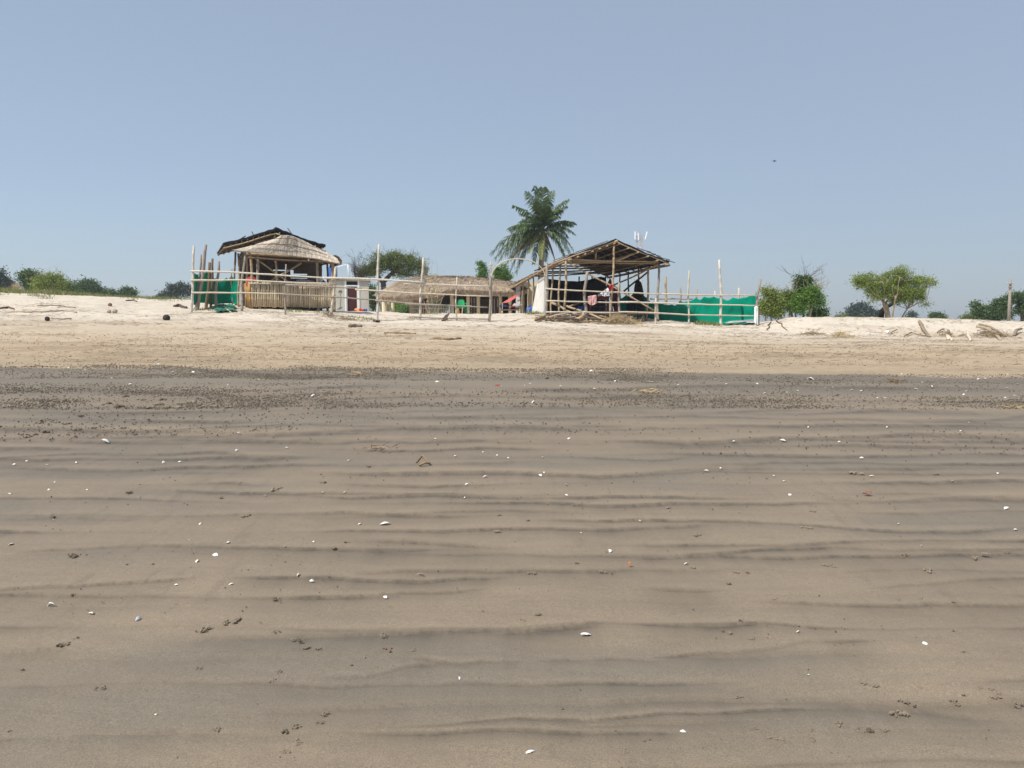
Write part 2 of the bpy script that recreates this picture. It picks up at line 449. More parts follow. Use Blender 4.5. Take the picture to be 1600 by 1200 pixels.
def norm(a): return a / np.maximum(np.linalg.norm(a, axis=1, keepdims=True), 1e-9)
def leaves(C, size, rng, upb=.4, aspect=.45, droop=0.0):
    """one kite-shaped leaf per centre"""
    n = len(C); nrm = rng.normal(size=(n, 3)); nrm[:, 2] += upb; nrm = norm(nrm)
    t = rng.normal(size=(n, 3)); t[:, 2] -= droop
    t = norm(t - nrm * (t * nrm).sum(1, keepdims=True)); w = np.cross(nrm, t)
    s = (size * (.6 + .8 * rng.rand(n)))[:, None]
    V = np.stack([C - t * s * .5, C + w * s * aspect * .5 - t * s * .05, C + t * s * .5, C - w * s * aspect * .5 - t * s * .05], 1).reshape(-1, 3)
    return V, np.arange(n * 4).reshape(n, 4)
def crown_points(blobs, nclump, per, spread, rng, shell=.45, flat=.7):
    """leaf positions gathered in clumps inside ellipsoids: blobs = [(centre, rx, ry, rz), ...]"""
    w = np.array([b[1] * b[3] for b in blobs]); w /= w.sum(); pts = []; cl = []
    for _ in range(nclump):
        b = blobs[rng.choice(len(blobs), p=w)]
        d = rng.normal(size=3); d /= np.linalg.norm(d); r = rng.rand() ** shell
        c = np.array(b[0]) + d * r * np.array(b[1:4]); cl.append(c)
        k = max(3, int(per * (.4 + 1.2 * rng.rand())))
        pts.append(c + rng.normal(size=(k, 3)) * spread * np.array([1, 1, flat]) * (.6 + .8 * rng.rand()))
    return np.concatenate(pts), np.array(cl)

def limb(mb, a, b, r1, r2, rng, wob=.12, seg=5, sides=6):
    a, b = np.array(a, float), np.array(b, float); L = np.linalg.norm(b - a); pts = []; rad = []
    o1, o2 = rng.normal(size=3) * wob * L * .5, rng.normal(size=3) * wob * L * .3
    for i in range(seg + 1):
        t = i / seg
        pts.append(a + (b - a) * t + o1 * math.sin(PI * t) + o2 * math.sin(2 * PI * t)); rad.append(r1 + (r2 - r1) * t)
    mb.tube(pts, rad, sides); return [np.array(p) for p in pts]

def tree(name, base, blobs, leafm, barkm, label, cat='tree', group=None, trunk_r=.12, nclump=120, per=40, spread=.16,
         leaf=.1, seed=1, fork=None, forkz=None, twigs=0, twigm=None, nlimb=14, stems=None, upb=.5, shell=.45, twiglen=.5, aspect=.45, droop=0.):
    rng = np.random.RandomState(seed); base = Vector(base)
    t = thing(name, base, label, cat, group)
    pts, cl = crown_points(blobs, nclump, per, spread, rng, shell)
    V, F = leaves(pts, leaf, rng, upb, aspect, droop)
    rawmesh('crown', V, F, leafm, t)
    mb = MB()
    stems = stems or [(base, fork or (base + Vector((0, 0, (blobs[0][0][2] - base.z) * .5))), trunk_r)]
    tips = []
    for (a, b, r) in stems:
        limb(mb, a - Vector((0, 0, .15)), b, r, r * .7, rng, .05, 6, 9); tips.append((np.array(b), r * .7))
    order = rng.permutation(len(cl))[:nlimb]
    for k in order:
        c = cl[k]; d = [np.linalg.norm(c - q[0]) for q in tips[:len(stems)]]; q = tips[int(np.argmin(d))]
        ln = limb(mb, q[0], c, q[1] * .55, .012, rng, .12, 6, 5)
        for _ in range(2):
            c2 = cl[rng.randint(len(cl))]
            if np.linalg.norm(c2 - ln[3]) < 1.2: limb(mb, ln[3], c2, q[1] * .25, .008, rng, .1, 4, 4)
    if twigs:
        for _ in range(twigs):
            c = cl[rng.randint(len(cl))]; d = rng.normal(size=3); d[2] = abs(d[2]) + .6; d /= np.linalg.norm(d)
            ln = limb(mb, c, c + d * twiglen * (.5 + rng.rand()), .008, .003, rng, .12, 4, 4)
            for s in (1, 2, 3):
                e = d + rng.normal(size=3) * .6; limb(mb, ln[s], ln[s] + e * twiglen * .35, .007, .003, rng, .1, 3, 4)
    mb.build('trunk', barkm, t, smooth=True)
    return t

# ================================================================== GROUND
def build_beach():
    yo = [onsand(800, py).y for py in np.arange(1300, 508, -1.5)]
    ymid = list(np.arange(yo[-1] + .1, 52, .11))
    yfar = []
    y = 52.3
    while y < 6500: yfar.append(y); y *= 1.075
    Ys = np.array(list(np.arange(-14, yo[0] - .1, .45)) + yo + ymid + yfar)
    ud = np.linspace(-.70, .70, 581)
    ug = .70 + np.cumsum(.004 * 1.075 ** np.arange(60))
    U = np.concatenate([-ug[::-1], ud, ug])
    YY, UU = np.meshgrid(Ys, U, indexing='ij')
    XX = UU * np.sqrt(YY * YY + 4)
    ZZ = gz(XX, YY)
    s = YY + .04 * np.clip(XX, -30, 30)
    # dryness of the sand
    ed = 15.15 + (N3.fbm(XX * .35, YY * .2, 4) - .5) * 1.1
    dry = .36 * sstep(-.12, .22, s - ed)
    dry = dry + .14 * sstep(ed, 20, s) + .22 * sstep(18, 26.5, YY + (N1.fbm(XX * .25, YY * .6) - .5) * 3) + .28 * sstep(26, 31, YY + (N2.fbm(XX * .4, YY * .8) - .5) * 3)
    # damp foot of the eroded dune
    scarp = sstep(13, 16, XX) * sstep(28.5, 29.8, YY) * (1 - sstep(30.6, 31.5, YY + (N3.fbm(XX * .6, YY) - .5) * 1.2))
    dry = dry - .22 * scarp
    dry = dry - .1 * sstep(.55, .75, N4.fbm(XX * .35, YY * 1.3, 4)) * sstep(15, 17, YY)
    grey = np.clip(sstep(.45, .68, N4.fbm(XX * .28, YY * .9 + 3, 4)) * .8, 0, 1)
    grey = np.maximum(grey, .62 * sstep(11.5, 13.2, s + (N2.fbm(XX * .3, YY * .5) - .5) * 1.5) * sstep(.25, .5, N1.fbm(XX * .2, YY * .8)))
    dark = .20 * sstep(12.2, 13.6, s) * (1 - sstep(0, .25, s - ed)) * sstep(.3, .62, N2.fbm(XX * .22, YY * 1.4, 4))
    dark += .22 * sstep(13.6, 14.5, s) * (1 - sstep(-.35, .25, s - ed)) * (.4 + .6 * sstep(.3, .6, N1.fbm(XX * .25, YY * 2.2, 4)))
    dz = np.zeros_like(ZZ)
    # swash lines left by the tide: dark mineral sand caught under each little step
    streaks = [  # photo points along the line, thickness (photo px), strength
     ([(-80, 716), (120, 708), (330, 703), (520, 712)], 14, .75), ([(-60, 730), (250, 730), (420, 727), (620, 724), (900, 718)], 9, .55),
     ([(420, 742), (640, 741), (820, 738), (1200, 740), (1680, 736)], 6, .6), ([(150, 764), (420, 766), (700, 771), (800, 773), (1100, 778), (1250, 775)], 7, .7),
     ([(1250, 778), (1420, 782), (1680, 774)], 16, .6), ([(-60, 806), (120, 801), (420, 803), (800, 808)], 10, .55),
     ([(800, 812), (1000, 809), (1180, 816), (1400, 824), (1680, 826)], 8, .75), ([(900, 818), (1010, 820), (1120, 816)], 18, .5),
     ([(20, 858), (170, 853), (330, 846), (420, 843)], 12, .5), ([(520, 846), (620, 846), (700, 850), (830, 858)], 22, .6),
     ([(930, 862), (1000, 868), (1150, 864), (1310, 858), (1400, 862), (1560, 856), (1680, 852)], 13, .65),
     ([(340, 902), (480, 900), (650, 902), (820, 898)], 15, .8), ([(-60, 918), (90, 916), (200, 912), (330, 905)], 10, .5),
     ([(430, 936), (560, 930), (680, 926), (780, 920)], 7, .4), ([(980, 915), (1080, 920), (1150, 922)], 22, .55),
     ([(1330, 915), (1450, 913), (1560, 906), (1680, 905)], 14, .6),
     ([(-60, 1022), (60, 1014), (150, 1006)], 24, .6), ([(200, 1008), (330, 1000), (500, 992), (640, 986), (830, 980)], 26, .7),
     ([(760, 988), (860, 976), (960, 974)], 22, .75), ([(970, 972), (1080, 970), (1170, 968), (1260, 984)], 20, .7),
     ([(1000, 1028), (1060, 1024), (1180, 1014), (1260, 1004), (1400, 1008)], 14, .6), ([(500, 1052), (570, 1056), (640, 1040), (700, 1034)], 12, .4),
     ([(830, 1032), (960, 1028), (1050, 1034)], 12, .45), ([(640, 1030), (720, 1040), (830, 1034)], 9, .5),
     ([(560, 1140), (700, 1134), (800, 1122), (920, 1126), (1030, 1112), (1180, 1108), (1330, 1108)], 8, .75),
     ([(20, 1150), (160, 1146), (380, 1142), (520, 1146)], 42, .45), ([(500, 1146), (640, 1142), (760, 1140)], 36, .35),
     ([(800, 1136), (960, 1130), (1100, 1128), (1280, 1122)], 30, .42), ([(1180, 1098), (1330, 1104), (1450, 1108), (1580, 1122), (1680, 1140)], 26, .75),
     ([(-60, 690), (300, 686), (520, 684), (780, 692), (1000, 690)], 9, .55), ([(950, 688), (1150, 684), (1400, 682), (1680, 676)], 12, .85),
     ([(-60, 668), (160, 672), (420, 676), (560, 672)], 11, .45), ([(480, 664), (650, 662), (800, 664), (930, 668)], 9, .7), ([(1000, 664), (1200, 668), (1450, 662), (1680, 660)], 6, .5),
     ([(480, 650), (700, 648), (1000, 652), (1300, 652), (1680, 656)], 4, .6), ([(500, 640), (760, 638), (1060, 642), (1380, 640), (1680, 642)], 4, .5),
     ([(1000, 706), (1200, 710), (1450, 708), (1680, 702)], 7, .65), ([(700, 712), (900, 716), (1100, 712)], 5, .45),
     ([(400, 628), (700, 630), (1000, 634), (1300, 630)], 5, .4), ([(700, 606), (900, 604), (1200, 604), (1680, 612)], 9, .5), ([(500, 618), (800, 616), (1100, 622)], 5, .35),
     ([(-60, 655), (120, 652), (300, 656), (460, 652)], 8, .35), ([(1300, 640), (1480, 646), (1680, 648)], 6, .4)]
    rs = random.Random(77); full = []
    for py in (606, 613, 619, 626, 633, 640, 647, 655, 663, 671, 681, 690, 700, 712, 724, 738, 752, 768, 785, 803, 822, 845, 868, 896, 925, 956, 990, 1026, 1064, 1106, 1150, 1196):
        amp = (py - 560) * .034; off = rs.uniform(-1, 1) * amp; pts = []
        for px in range(-500, 2101, 130):
            off = off * .86 + rs.uniform(-1, 1) * amp * .42; pts.append((px, py + off + (px - 800) * -.004 * (py - 500) / 300))
        full.append((pts, rs.uniform(9, 20) * (.35 + (py - 580) / 420), rs.uniform(.55, .95)))
    nfirst = len(streaks); streaks = streaks + full
    sel = (Ys > 1.8) & (Ys < 17)
    x_, y_ = XX[sel], YY[sel]
    dk = dark[sel]; h = dz[sel]; lite = np.zeros_like(dk)
    for k, (pts, th, st) in enumerate(streaks):
        w = [onsand(*p) for p in pts]
        wx = np.array([p.x for p in w]); wy = np.array([p.y for p in w])
        ym = wy.mean(); dpp = ym * ym / 2050 + .0012
        yc = np.interp(x_, wx, wy)
        yc = yc + (N1.fbm(x_ * (5.5 / ym) + k * 7.7, k * 3.1 + 0 * x_, 5) - .5) * dpp * 16
        x0, x1 = wx.min(), wx.max(); f = (.18 if th < 20 else .38) * (x1 - x0) + 1e-6
        env = sstep(x0, x0 + f, x_) * (1 - sstep(x1 - f, x1, x_)) if k < nfirst else .12 + .88 * sstep(.42, .64, N4.fbm(x_ * (2.6 / ym) + 13.7 * k, 3.3 * k + 0 * x_, 3))
        env = env * (.5 + .65 * sstep(.25, .65, N2.fbm(x_ * (6.0 / ym) + 31 * k, 5.5 * k + y_ * .5, 3)))
        t = (yc - y_) / (1.25 * th * dpp)
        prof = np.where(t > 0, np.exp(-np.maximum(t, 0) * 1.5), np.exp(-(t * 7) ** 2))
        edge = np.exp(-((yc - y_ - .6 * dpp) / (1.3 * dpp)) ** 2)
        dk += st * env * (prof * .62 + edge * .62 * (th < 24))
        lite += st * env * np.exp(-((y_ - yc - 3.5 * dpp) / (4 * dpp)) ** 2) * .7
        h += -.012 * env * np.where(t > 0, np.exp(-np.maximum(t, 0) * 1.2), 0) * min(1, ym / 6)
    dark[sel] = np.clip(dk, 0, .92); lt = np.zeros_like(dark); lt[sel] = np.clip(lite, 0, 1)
    dz[sel] = h
    wet = 1 - sstep(14, 16, YY)
    dz += wet * ((N3.fbm(XX * 1.1 + YY * .4, YY * 4.2, 3) - .5) * .022 + (N4.fbm(XX * 6, YY * 11, 3) - .5) * .006)
    stain = sstep(.56, .72, N3.fbm(XX * .45 + 5, YY * 1.5, 5)) * sstep(14.8, 16.5, s) * (1 - .45 * sstep(28, 33, YY)) * (1 - sstep(38, 42, YY))
    stain = np.maximum(stain * .75, .55 * sstep(.6, .72, N2.fbm(XX * .7, YY * 2.4, 4)) * sstep(9, 12, s) * (1 - sstep(14.6, 15.4, s)) * (1 - sstep(-3, 2, XX)))
    ZZ = ZZ + dz
    V = np.stack([XX, YY, ZZ], -1).reshape(-1, 3)
    nr, nc = XX.shape
    i = np.arange(nr - 1)[:, None] * nc + np.arange(nc - 1)[None]
    F = np.stack([i, i + 1, i + 1 + nc, i + nc], -1).reshape(-1, 4)
    o = rawmesh('beach', V, F, 'sand')
    me = o.data
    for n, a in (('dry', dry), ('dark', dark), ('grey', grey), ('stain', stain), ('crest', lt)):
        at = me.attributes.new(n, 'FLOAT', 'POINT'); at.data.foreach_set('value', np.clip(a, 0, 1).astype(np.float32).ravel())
    me.polygons.foreach_set('use_smooth', np.ones(len(me.polygons), bool))
    tag(o, 'wide sandy beach, dark wet ripples giving way to dry white sand', 'beach', None, 'structure')
build_beach()

# sand pellets rolled by crabs
def pellets():
    rng = np.random.RandomState(5); X = []; Y = []; S = []
    def band(n, pxa, pxb, pya, pyb, smin, smax, dens=None, edge=True):
        px = pxa + (pxb - pxa) * rng.rand(n); q = rng.rand(n)
        c = [[onsand(p, y) for y in np.linspace(pya, pyb, 5)] for p in np.linspace(pxa, pxb, 9)]
        cy = np.array([[v.y for v in r] for r in c])
        yy = np.array([np.interp(b, np.linspace(0, 1, 5), [np.interp(a, np.linspace(pxa, pxb, 9), cy[:, k]) for k in range(5)]) for a, b in zip(px, q)])
        xx = (px - 800) / FPX * yy
        keep = rng.rand(n) < sstep(.38, .62, N2.fbm(xx * .55, yy * 1.6, 4)) * 1.0 + .12
        ee = (px - pxa) / (pxb - pxa); keep &= rng.rand(n) < np.minimum(1, np.minimum(ee, 1 - ee) * 6 + (.0 if pxb - pxa < 900 else 0) + .02)
        if edge: keep &= rng.rand(n) < np.minimum(1, 5 * np.minimum(q, 1 - q) + .25)
        X.extend(xx[keep]); Y.extend(yy[keep]); S.extend(smin + (smax - smin) * rng.rand(keep.sum()) ** 2)
    for a, b, y0, y1, n in ((-250, 620, 569, 592, 26000), (380, 1120, 574, 595, 17000), (900, 1800, 584, 600, 5000)):
        band(n, a, b, y0, y1, .007, .016)
    band(23000, -300, 720, 598, 640, .006, .0155)
    band(2600, 620, 1100, 606, 636, .008, .017)
    band(8000, 1020, 1850, 616, 640, .007, .0155)
    band(1500, 1000, 1700, 590, 616, .008, .016)
    band(1200, -60, 520, 640, 690, .006, .016); band(900, 400, 1100, 640, 705, .006, .013); band(700, 1000, 1660, 655, 712, .006, .013)
    band(420, -60, 1660, 700, 800, .004, .009, edge=False); band(420, -60, 1660, 800, 1000, .003, .006, edge=False); band(420, -60, 1660, 1000, 1190, .0022, .0045, edge=False)
    band(4200, -100, 1700, 545, 574, .008, .018, edge=False); band(2600, -100, 1700, 520, 548, .01, .022, edge=False)
    X = np.array(X); Y = np.array(Y); S = np.array(S); n = len(X)
    Z = gz(X, Y)
    o = np.array([(1, 0, 0), (0, 1, 0), (-1, 0, 0), (0, -1, 0), (0, 0, 1), (0, 0, -1)], float)
    a = rng.rand(n) * 6.3; ca, sa = np.cos(a), np.sin(a)
    V = o[None] * (S[:, None, None] * (.7 + .6 * rng.rand(n, 6, 1)))
    V[..., 2] *= .8
    x = V[..., 0] * ca[:, None] - V[..., 1] * sa[:, None]; y = V[..., 0] * sa[:, None] + V[..., 1] * ca[:, None]
    V = np.stack([x + X[:, None], y + Y[:, None], V[..., 2] + (Z + S * .3)[:, None]], -1)
    t = np.array([(0, 1, 4), (1, 2, 4), (2, 3, 4), (3, 0, 4), (1, 0, 5), (2, 1, 5), (3, 2, 5), (0, 3, 5)])
    F = (np.arange(n)[:, None, None] * 6 + t[None]).reshape(-1, 3)
    p = rawmesh('sand_pellets', V.reshape(-1, 3), F, 'pellet')
    tag(p, 'countless small round sand pellets in dark bands along the tide line', 'sand pellets', None, 'stuff')
pellets()

def litter():
    rng = np.random.RandomState(8); n = 24000
    px = -120 + 1840 * rng.rand(n); Y = 16 + 20 * rng.rand(n) ** .62
    X = (px - 800) / FPX * Y
    d = N3.fbm(X * .5, Y * 1.2 + 9, 4)
    keep = rng.rand(n) < sstep(.42, .66, d) + .05
    X, Y = X[keep], Y[keep]; n = len(X); Z = gz(X, Y)
    L = .04 + .16 * rng.rand(n) ** 2; W = .005 + .009 * rng.rand(n); a = rng.normal(size=n) * .5
    t = np.stack([np.cos(a), np.sin(a), rng.normal(size=n) * .12], 1) * L[:, None]
    w = np.stack([-np.sin(a), np.cos(a), .4 + 0 * a], 1) * W[:, None]
    C = np.stack([X, Y, Z + .012], 1)
    V = np.stack([C - t, C + w, C + t, C - w], 1).reshape(-1, 3)
    o = rawmesh('wrack_debris', V, np.arange(n * 4).reshape(n, 4), 'twig_dry')
    tag(o, 'scattered dry twig and seaweed debris over the upper beach', 'debris', None, 'stuff')
litter()

def grass():
    rng = np.random.RandomState(9); C = []; H = []
    def patch(n, pa, pb, ya, yb, h, th=.42, nf=.7):
        px = pa + (pb - pa) * rng.rand(n); Y = ya + (yb - ya) * rng.rand(n); X = (px - 800) / FPX * Y
        ex = (px - pa) / (pb - pa); ey = (Y - ya) / (yb - ya); ef = np.minimum(1, np.minimum(np.minimum(ex, 1 - ex) * 5, np.minimum(ey, 1 - ey) * 4)); k = rng.rand(n) < ef ** 1.5 * sstep(th, th + .2, N1.fbm(X * nf, Y * nf, 3)); X, Y = X[k], Y[k]
        C.append(np.stack([X, Y, gz(X, Y) - .01], 1)); H.append(h * (.5 + rng.rand(len(X))))
    patch(15000, -120, 175, 40.2, 46, .20, .36); patch(9000, 100, 320, 41.5, 48, .17, .4); patch(3600, -60, 95, 36.5, 40, .14, .44); patch(1500, 90, 300, 39, 42, .10, .52)
    patch(700, 296, 380, 33.5, 36, .12); patch(600, 440, 520, 34, 36, .11); patch(3200, 800, 868, 37, 41, .15, .35); patch(500, 640, 700, 39, 41, .1)
    patch(900, 1080, 1130, 32.2, 33.6, .12, .38); patch(900, 690, 800, 38.5, 41.5, .07); patch(700, 500, 600, 32, 34, .08, .5)
    C = np.concatenate(C); H = np.concatenate(H); n = len(C)
    a = rng.rand(n) * 6.3; w = np.stack([np.cos(a), np.sin(a), 0 * a], 1) * (.008 + .012 * rng.rand(n))[:, None]
    lean = np.stack([rng.normal(size=n) * .4, rng.normal(size=n) * .4, np.ones(n)], 1) * H[:, None]
    V = np.stack([C - w, C + w, C + lean], 1).reshape(-1, 3)
    o = rawmesh('grass', V, np.arange(n * 3).reshape(n, 3), 'grass_blade')
    tag(o, 'short dry green grass growing along the dune tops', 'grass', None, 'stuff')
grass()

# ================================================================== BAMBOO HUT with half wall and thatched skirt
def lerp(a, b, t): return Vector(a) * (1 - t) + Vector(b) * t
def hut():
    FL = G(393, 35.0); FR = G(523, 36.5)
    f = Vector((FR.x - FL.x, FR.y - FL.y, 0)); W = f.length; f.normalize(); d = Vector((-f.y, f.x, 0))   # along the front, into the depth
    base = Vector((FL.x, FL.y, 2.1)); D = 3.3
    t = thing('bamboo_hut', base, 'bamboo hut with chest-high pole wall, black tarp roof and pale thatch skirt', 'hut')
    def at(u, v, z): return Vector((FL.x, FL.y, 0)) + f * u + d * v + Vector((0, 0, z))
    # half wall of upright poles
    mb = MB(); k = 46; zt0, zt1 = P(393, 440.5, 35).z, P(522, 443, 36.45).z
    zb0, zb1 = P(393, 478.5, 35).z, P(522, 480.5, 36.45).z
    for i in range(k):
        q = (i + .5) / k; u = q * (W + .02)
        r = .036 + .008 * random.random()
        zb = zb0 + (zb1 - zb0) * q - .05 * random.random()
        if q > .86: zb += .02
        mb.pole(at(u, 0, zb), at(u + random.uniform(-.02, .02), random.uniform(-.012, .012), zt0 + (zt1 - zt0) * q + random.uniform(-.03, .02)), r, r * .95, .004)
    mb.build('pole_wall', 'bamboo_wall', t, smooth=True)
    mb = MB()
    for i in range(26):
        v = .06 + i * (D - .1) / 25
        mb.pole(at(-.05, v, zb0 - .04), at(-.05, v, zt0 + random.uniform(-.03, .03)), .055, .05, .004)
    mb.build('side_pole_wall', 'bamboo_orange', t, smooth=True)
    pole('wall_rail', at(-.1, -.07, zt0 - .07), at(W + .1, -.07, zt1 - .06), .03, 'bamboo_pale', t)
    pole('wall_rail', at(0, .06, zb0 + .22), at(W, .06, zb1 + .22), .03, 'bamboo_tan', t)
    # deck and stumps
    mb = MB()
    for i in range(10): mb.slab([at(0, .1 + i * .32, zb0 + .03), at(W, .1 + i * .32, zb1 + .03), at(W, .39 + i * .32, zb1 + .03), at(0, .39 + i * .32, zb0 + .03)], .04)
    mb.build('deck', 'wood_dark', t)
    for u in (.05, .3 * W, .5 * W, .7 * W, .93 * W):
        for v in (.3, 1.9): 
            b = at(u, v, 0); pole('stump', (b.x, b.y, gzf(b.x, b.y) - .2), (b.x, b.y, zb0), .06, 'wood_grey', t, nodes=False)
    # posts: u, v, foot, head, radius
    eL, eR = P(385, 392, 35).z, P(524, 406, 36.5).z
    def zeave(u): return eL + (eR - eL) * u / W
    for (u, v, r, du, m) in ((.05, .14, .07, -.02, 'bamboo_tan'), (.36, .1, .075, -.04, 'wood_grey'), (W * .80, .1, .07, .0, 'wood_grey'), (W - .05, .02, .085, .02, 'bamboo_tan'),
                             (-.1, 1.1, .06, .06, 'bamboo_tan'), (-.12, 2.2, .06, -.03, 'wood_grey'), (-.12, D, .07, .03, 'wood_grey'), (.9, D, .05, 0, 'wood_brown'),
                             (W, 1.6, .06, .0, 'wood_brown'), (W, D, .07, .02, 'wood_brown'), (W * .55, D, .06, 0, 'wood_brown')):
        b = at(u, v, 0); z0 = gzf(b.x, b.y) - .25
        pole('post', (b.x, b.y, z0), at(u + du, v, zeave(u) + .12), r, m, t, r * .85, .02)
    # extra leaning posts beside the open end
    for (px, Y, py, tx, ty, r, m) in ((368, 36.6, 478, 368, 394, .06, 'wood_grey'), (373, 36.0, 477, 372, 396, .055, 'bamboo_tan'), (377, 33.9, 488, 383, 395, .06, 'wood_grey')):
        a = P(px, py, Y); b = P(tx, ty, Y + .3)
        pole('post', (a.x, a.y, gzf(a.x, a.y) - .2), b, r, m, t, r * .8, .03)
    # short posts standing on the wall
    pole('post', at(W * .295, .05, zb0), at(W * .30, .05, P(429, 408, 35.4).z), .055, 'bamboo_tan', t)
    # ring beams
    zr = lambda u: zeave(u) - .02
    pole('beam', at(-.15, .05, zr(0) - .1), at(W + .15, .05, zr(W) + .05), .055, 'bamboo_tan', t)
    pole('beam', at(-.1, -.06, zr(0) - .28), at(W + .1, -.02, zr(W) - .12), .045, 'wood_brown', t)
    pole('beam', at(-.15, D, zr(0)), at(W + .1, D, zr(W)), .055, 'wood_brown', t)
    for u in (-.1, W): pole('beam', at(u, -.1, zr(u)), at(u, D + .2, zr(u)), .055, 'wood_brown', t)
    for k in range(5): pole('beam', at(0, .5 + .6 * k, zr(0) + .06), at(W, .5 + .6 * k, zr(W) + .06), .04, 'wood_brown', t)
    # crossed braces
    pole('brace', at(.18, .22, P(392, 402, 35).z), at(W * .46, .22, P(446, 436, 35).z - .1), .04, 'bamboo_tan', t)
    pole('brace', at(W * .20, .32, P(415, 440, 35).z - .05), at(W * .62, .32, P(467, 409, 35.6).z), .038, 'bamboo_tan', t)
    pole('brace', at(W * .22, .36, P(415, 440, 35).z - .08), at(W * .60, .38, P(465, 409, 35.6).z), .034, 'bamboo_tan', t)
    pole('brace', at(W * .28, .3, P(428, 430, 35).z - .05), at(W * .46, .3, P(446, 441, 35.6).z - .1), .034, 'bamboo_tan', t)
    # back screen: dark mats with slits, red sheet low down
    zb = zb0 + .1
    mb = MB()
    for i, (u0, u1, z0, z1) in enumerate(((-.1, W + .05, -.75, 1.34), (-.1, W * .6, 1.34, 1.685), (W * .82, W + .05, 1.34, 1.57), (W * .6, W * .82, 1.37, 1.50), (W * .64, W + .05, 1.57, 2.5), (-.1, W * .38, 1.66, 2.75), (W * .38, W * .64, 1.74, 2.85))):  # lowest panel drops below the deck, painting the shade under the hut
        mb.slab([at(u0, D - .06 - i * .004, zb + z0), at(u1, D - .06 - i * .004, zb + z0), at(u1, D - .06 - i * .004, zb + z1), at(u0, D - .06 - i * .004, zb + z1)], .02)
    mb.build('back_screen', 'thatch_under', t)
    MB().slab([at(.1, D - .12, zb), at(W * .56, D - .12, zb), at(W * .56, D - .12, zb + 1.2), at(.1, D - .12, zb + 1.22)], .02).build('red_screen', 'door_maroon', t)
    # black tarp on a bamboo gable
    hL, hA, hR = P(349, 381, 35.0), P(431, 358, 35.2), P(509, 386, 36.3)
    dd = d * 4.2 + Vector((0, 0, -.1)); mb = MB()
    n = 14
    def sheet(a, b, lift, r0, th):
        rows = 9; vs = []; fs = []
        for i in range(n + 1):
            for j in range(rows + 1):
                p = lerp(a, b, i / n) + dd * (j / rows) + Vector((0, 0, lift))
                p.z += (random.random() - .5) * .05 - .05 * math.sin(PI * i / n)
                vs.append(p)
        m = len(vs); vs += [p - Vector((0, 0, th)) for p in vs]
        for i in range(n):
            for j in range(rows):
                q = i * (rows + 1) + j; fs += [(q, q + 1, q + rows + 2, q + rows + 1), (m + q, m + q + rows + 1, m + q + rows + 2, m + q + 1)]
        for i in range(n):
            q = i * (rows + 1); fs.append((q, q + rows + 1, m + q + rows + 1, m + q)); q += rows; fs.append((q + rows + 1, q, m + q, m + q + rows + 1))
        for j in range(rows):
            fs.append((j + 1, j, m + j, m + j + 1)); q = n * (rows + 1) + j; fs.append((q, q + 1, m + q + 1, m + q))
        mb.add(vs, fs)
    sheet(hL, hA, .06, 0, .09); sheet(hA, hR, .10, 0, .09)
    mb.build('tarp_roof', 'tarp_black', t)
    for i in range(9):
        p = lerp(hL, hA, (i + .3) / 9.3) - Vector((0, 0, .12)); pole('rafter', p - d * .02, p + dd, .028, 'wood_brown', t)
    for i in range(7):
        p = lerp(hA, hR, (i + .5) / 7) - Vector((0, 0, .12)); pole('rafter', p - d * .05, p + dd, .03, 'bamboo_tan', t)
    for a, b in ((hL, hA), (hA, hR)):
        for v in (0.02, .35, .8, 1.5, 2.6, 3.8):
            o = d * v - Vector((0, 0, .19)); pole('rafter', Vector(a) + o, Vector(b) + o, .03, 'bamboo_tan' if v < .3 else 'wood_brown', t)
    pole('ridge_prop', at(W * .27, .15, zeave(0)), hA + d * .2 - Vector((0, 0, .15)), .05, 'bamboo_tan', t)
    for (px, py, qx, qy) in ((397, 369.5, 393.5, 362), (378, 372, 384, 368.5), (457, 367, 449.5, 357)):
        MB().tube([P(px, py, 35.2), P(qx, qy, 35.3)], .022, 5).build('roof_stick', 'wood_dark', t)
    # thatch skirt: pale straw panel in front of the gable, carried round the end
    top = [P(386, 386, 34.75), P(408, 379, 34.75), P(428, 373.5, 34.75), P(440, 367.5, 34.8), P(449, 367.2, 34.9), P(458, 369, 35.1), P(474, 375.5, 35.5), P(490, 384, 35.9), P(509, 393, 36.2), P(526, 403, 36.5)]
    bot = [P(365, 391, 34.05), P(384, 392.0, 34.1), P(402, 393.5, 34.3), P(420, 394.5, 34.5), P(440, 396, 34.7), P(458, 398, 34.9), P(478, 400.5, 35.1), P(496, 403.5, 35.35), P(514, 408, 35.6), P(530, 411.5, 35.9)]
    m = len(top); mb = MB(); n2 = 8; vs = []
    for i in range(m):
        for j in range(n2 + 1):
            p = lerp(top[i], bot[i], j / n2); vs.append(p + Vector((0, -.03, -.02)) * math.sin(PI * j / n2))
    k = len(vs); nn = Vector((0, .05, -.05)); vs += [p + nn for p in vs]; fs = []
    for i in range(m - 1):
        for j in range(n2):
            q = i * (n2 + 1) + j; fs += [(q, q + 1, q + n2 + 2, q + n2 + 1), (k + q, k + q + n2 + 1, k + q + n2 + 2, k + q + 1)]
        q = i * (n2 + 1); fs.append((q, q + n2 + 1, k + q + n2 + 1, k + q)); q += n2; fs.append((q + n2 + 1, q, k + q, k + q + n2 + 1))
    for q in range(n2): fs.append((q + 1, q, k + q, k + q + 1)); z = (m - 1) * (n2 + 1) + q; fs.append((z, z + 1, k + z + 1, k + z))
    mb.add(vs, fs)
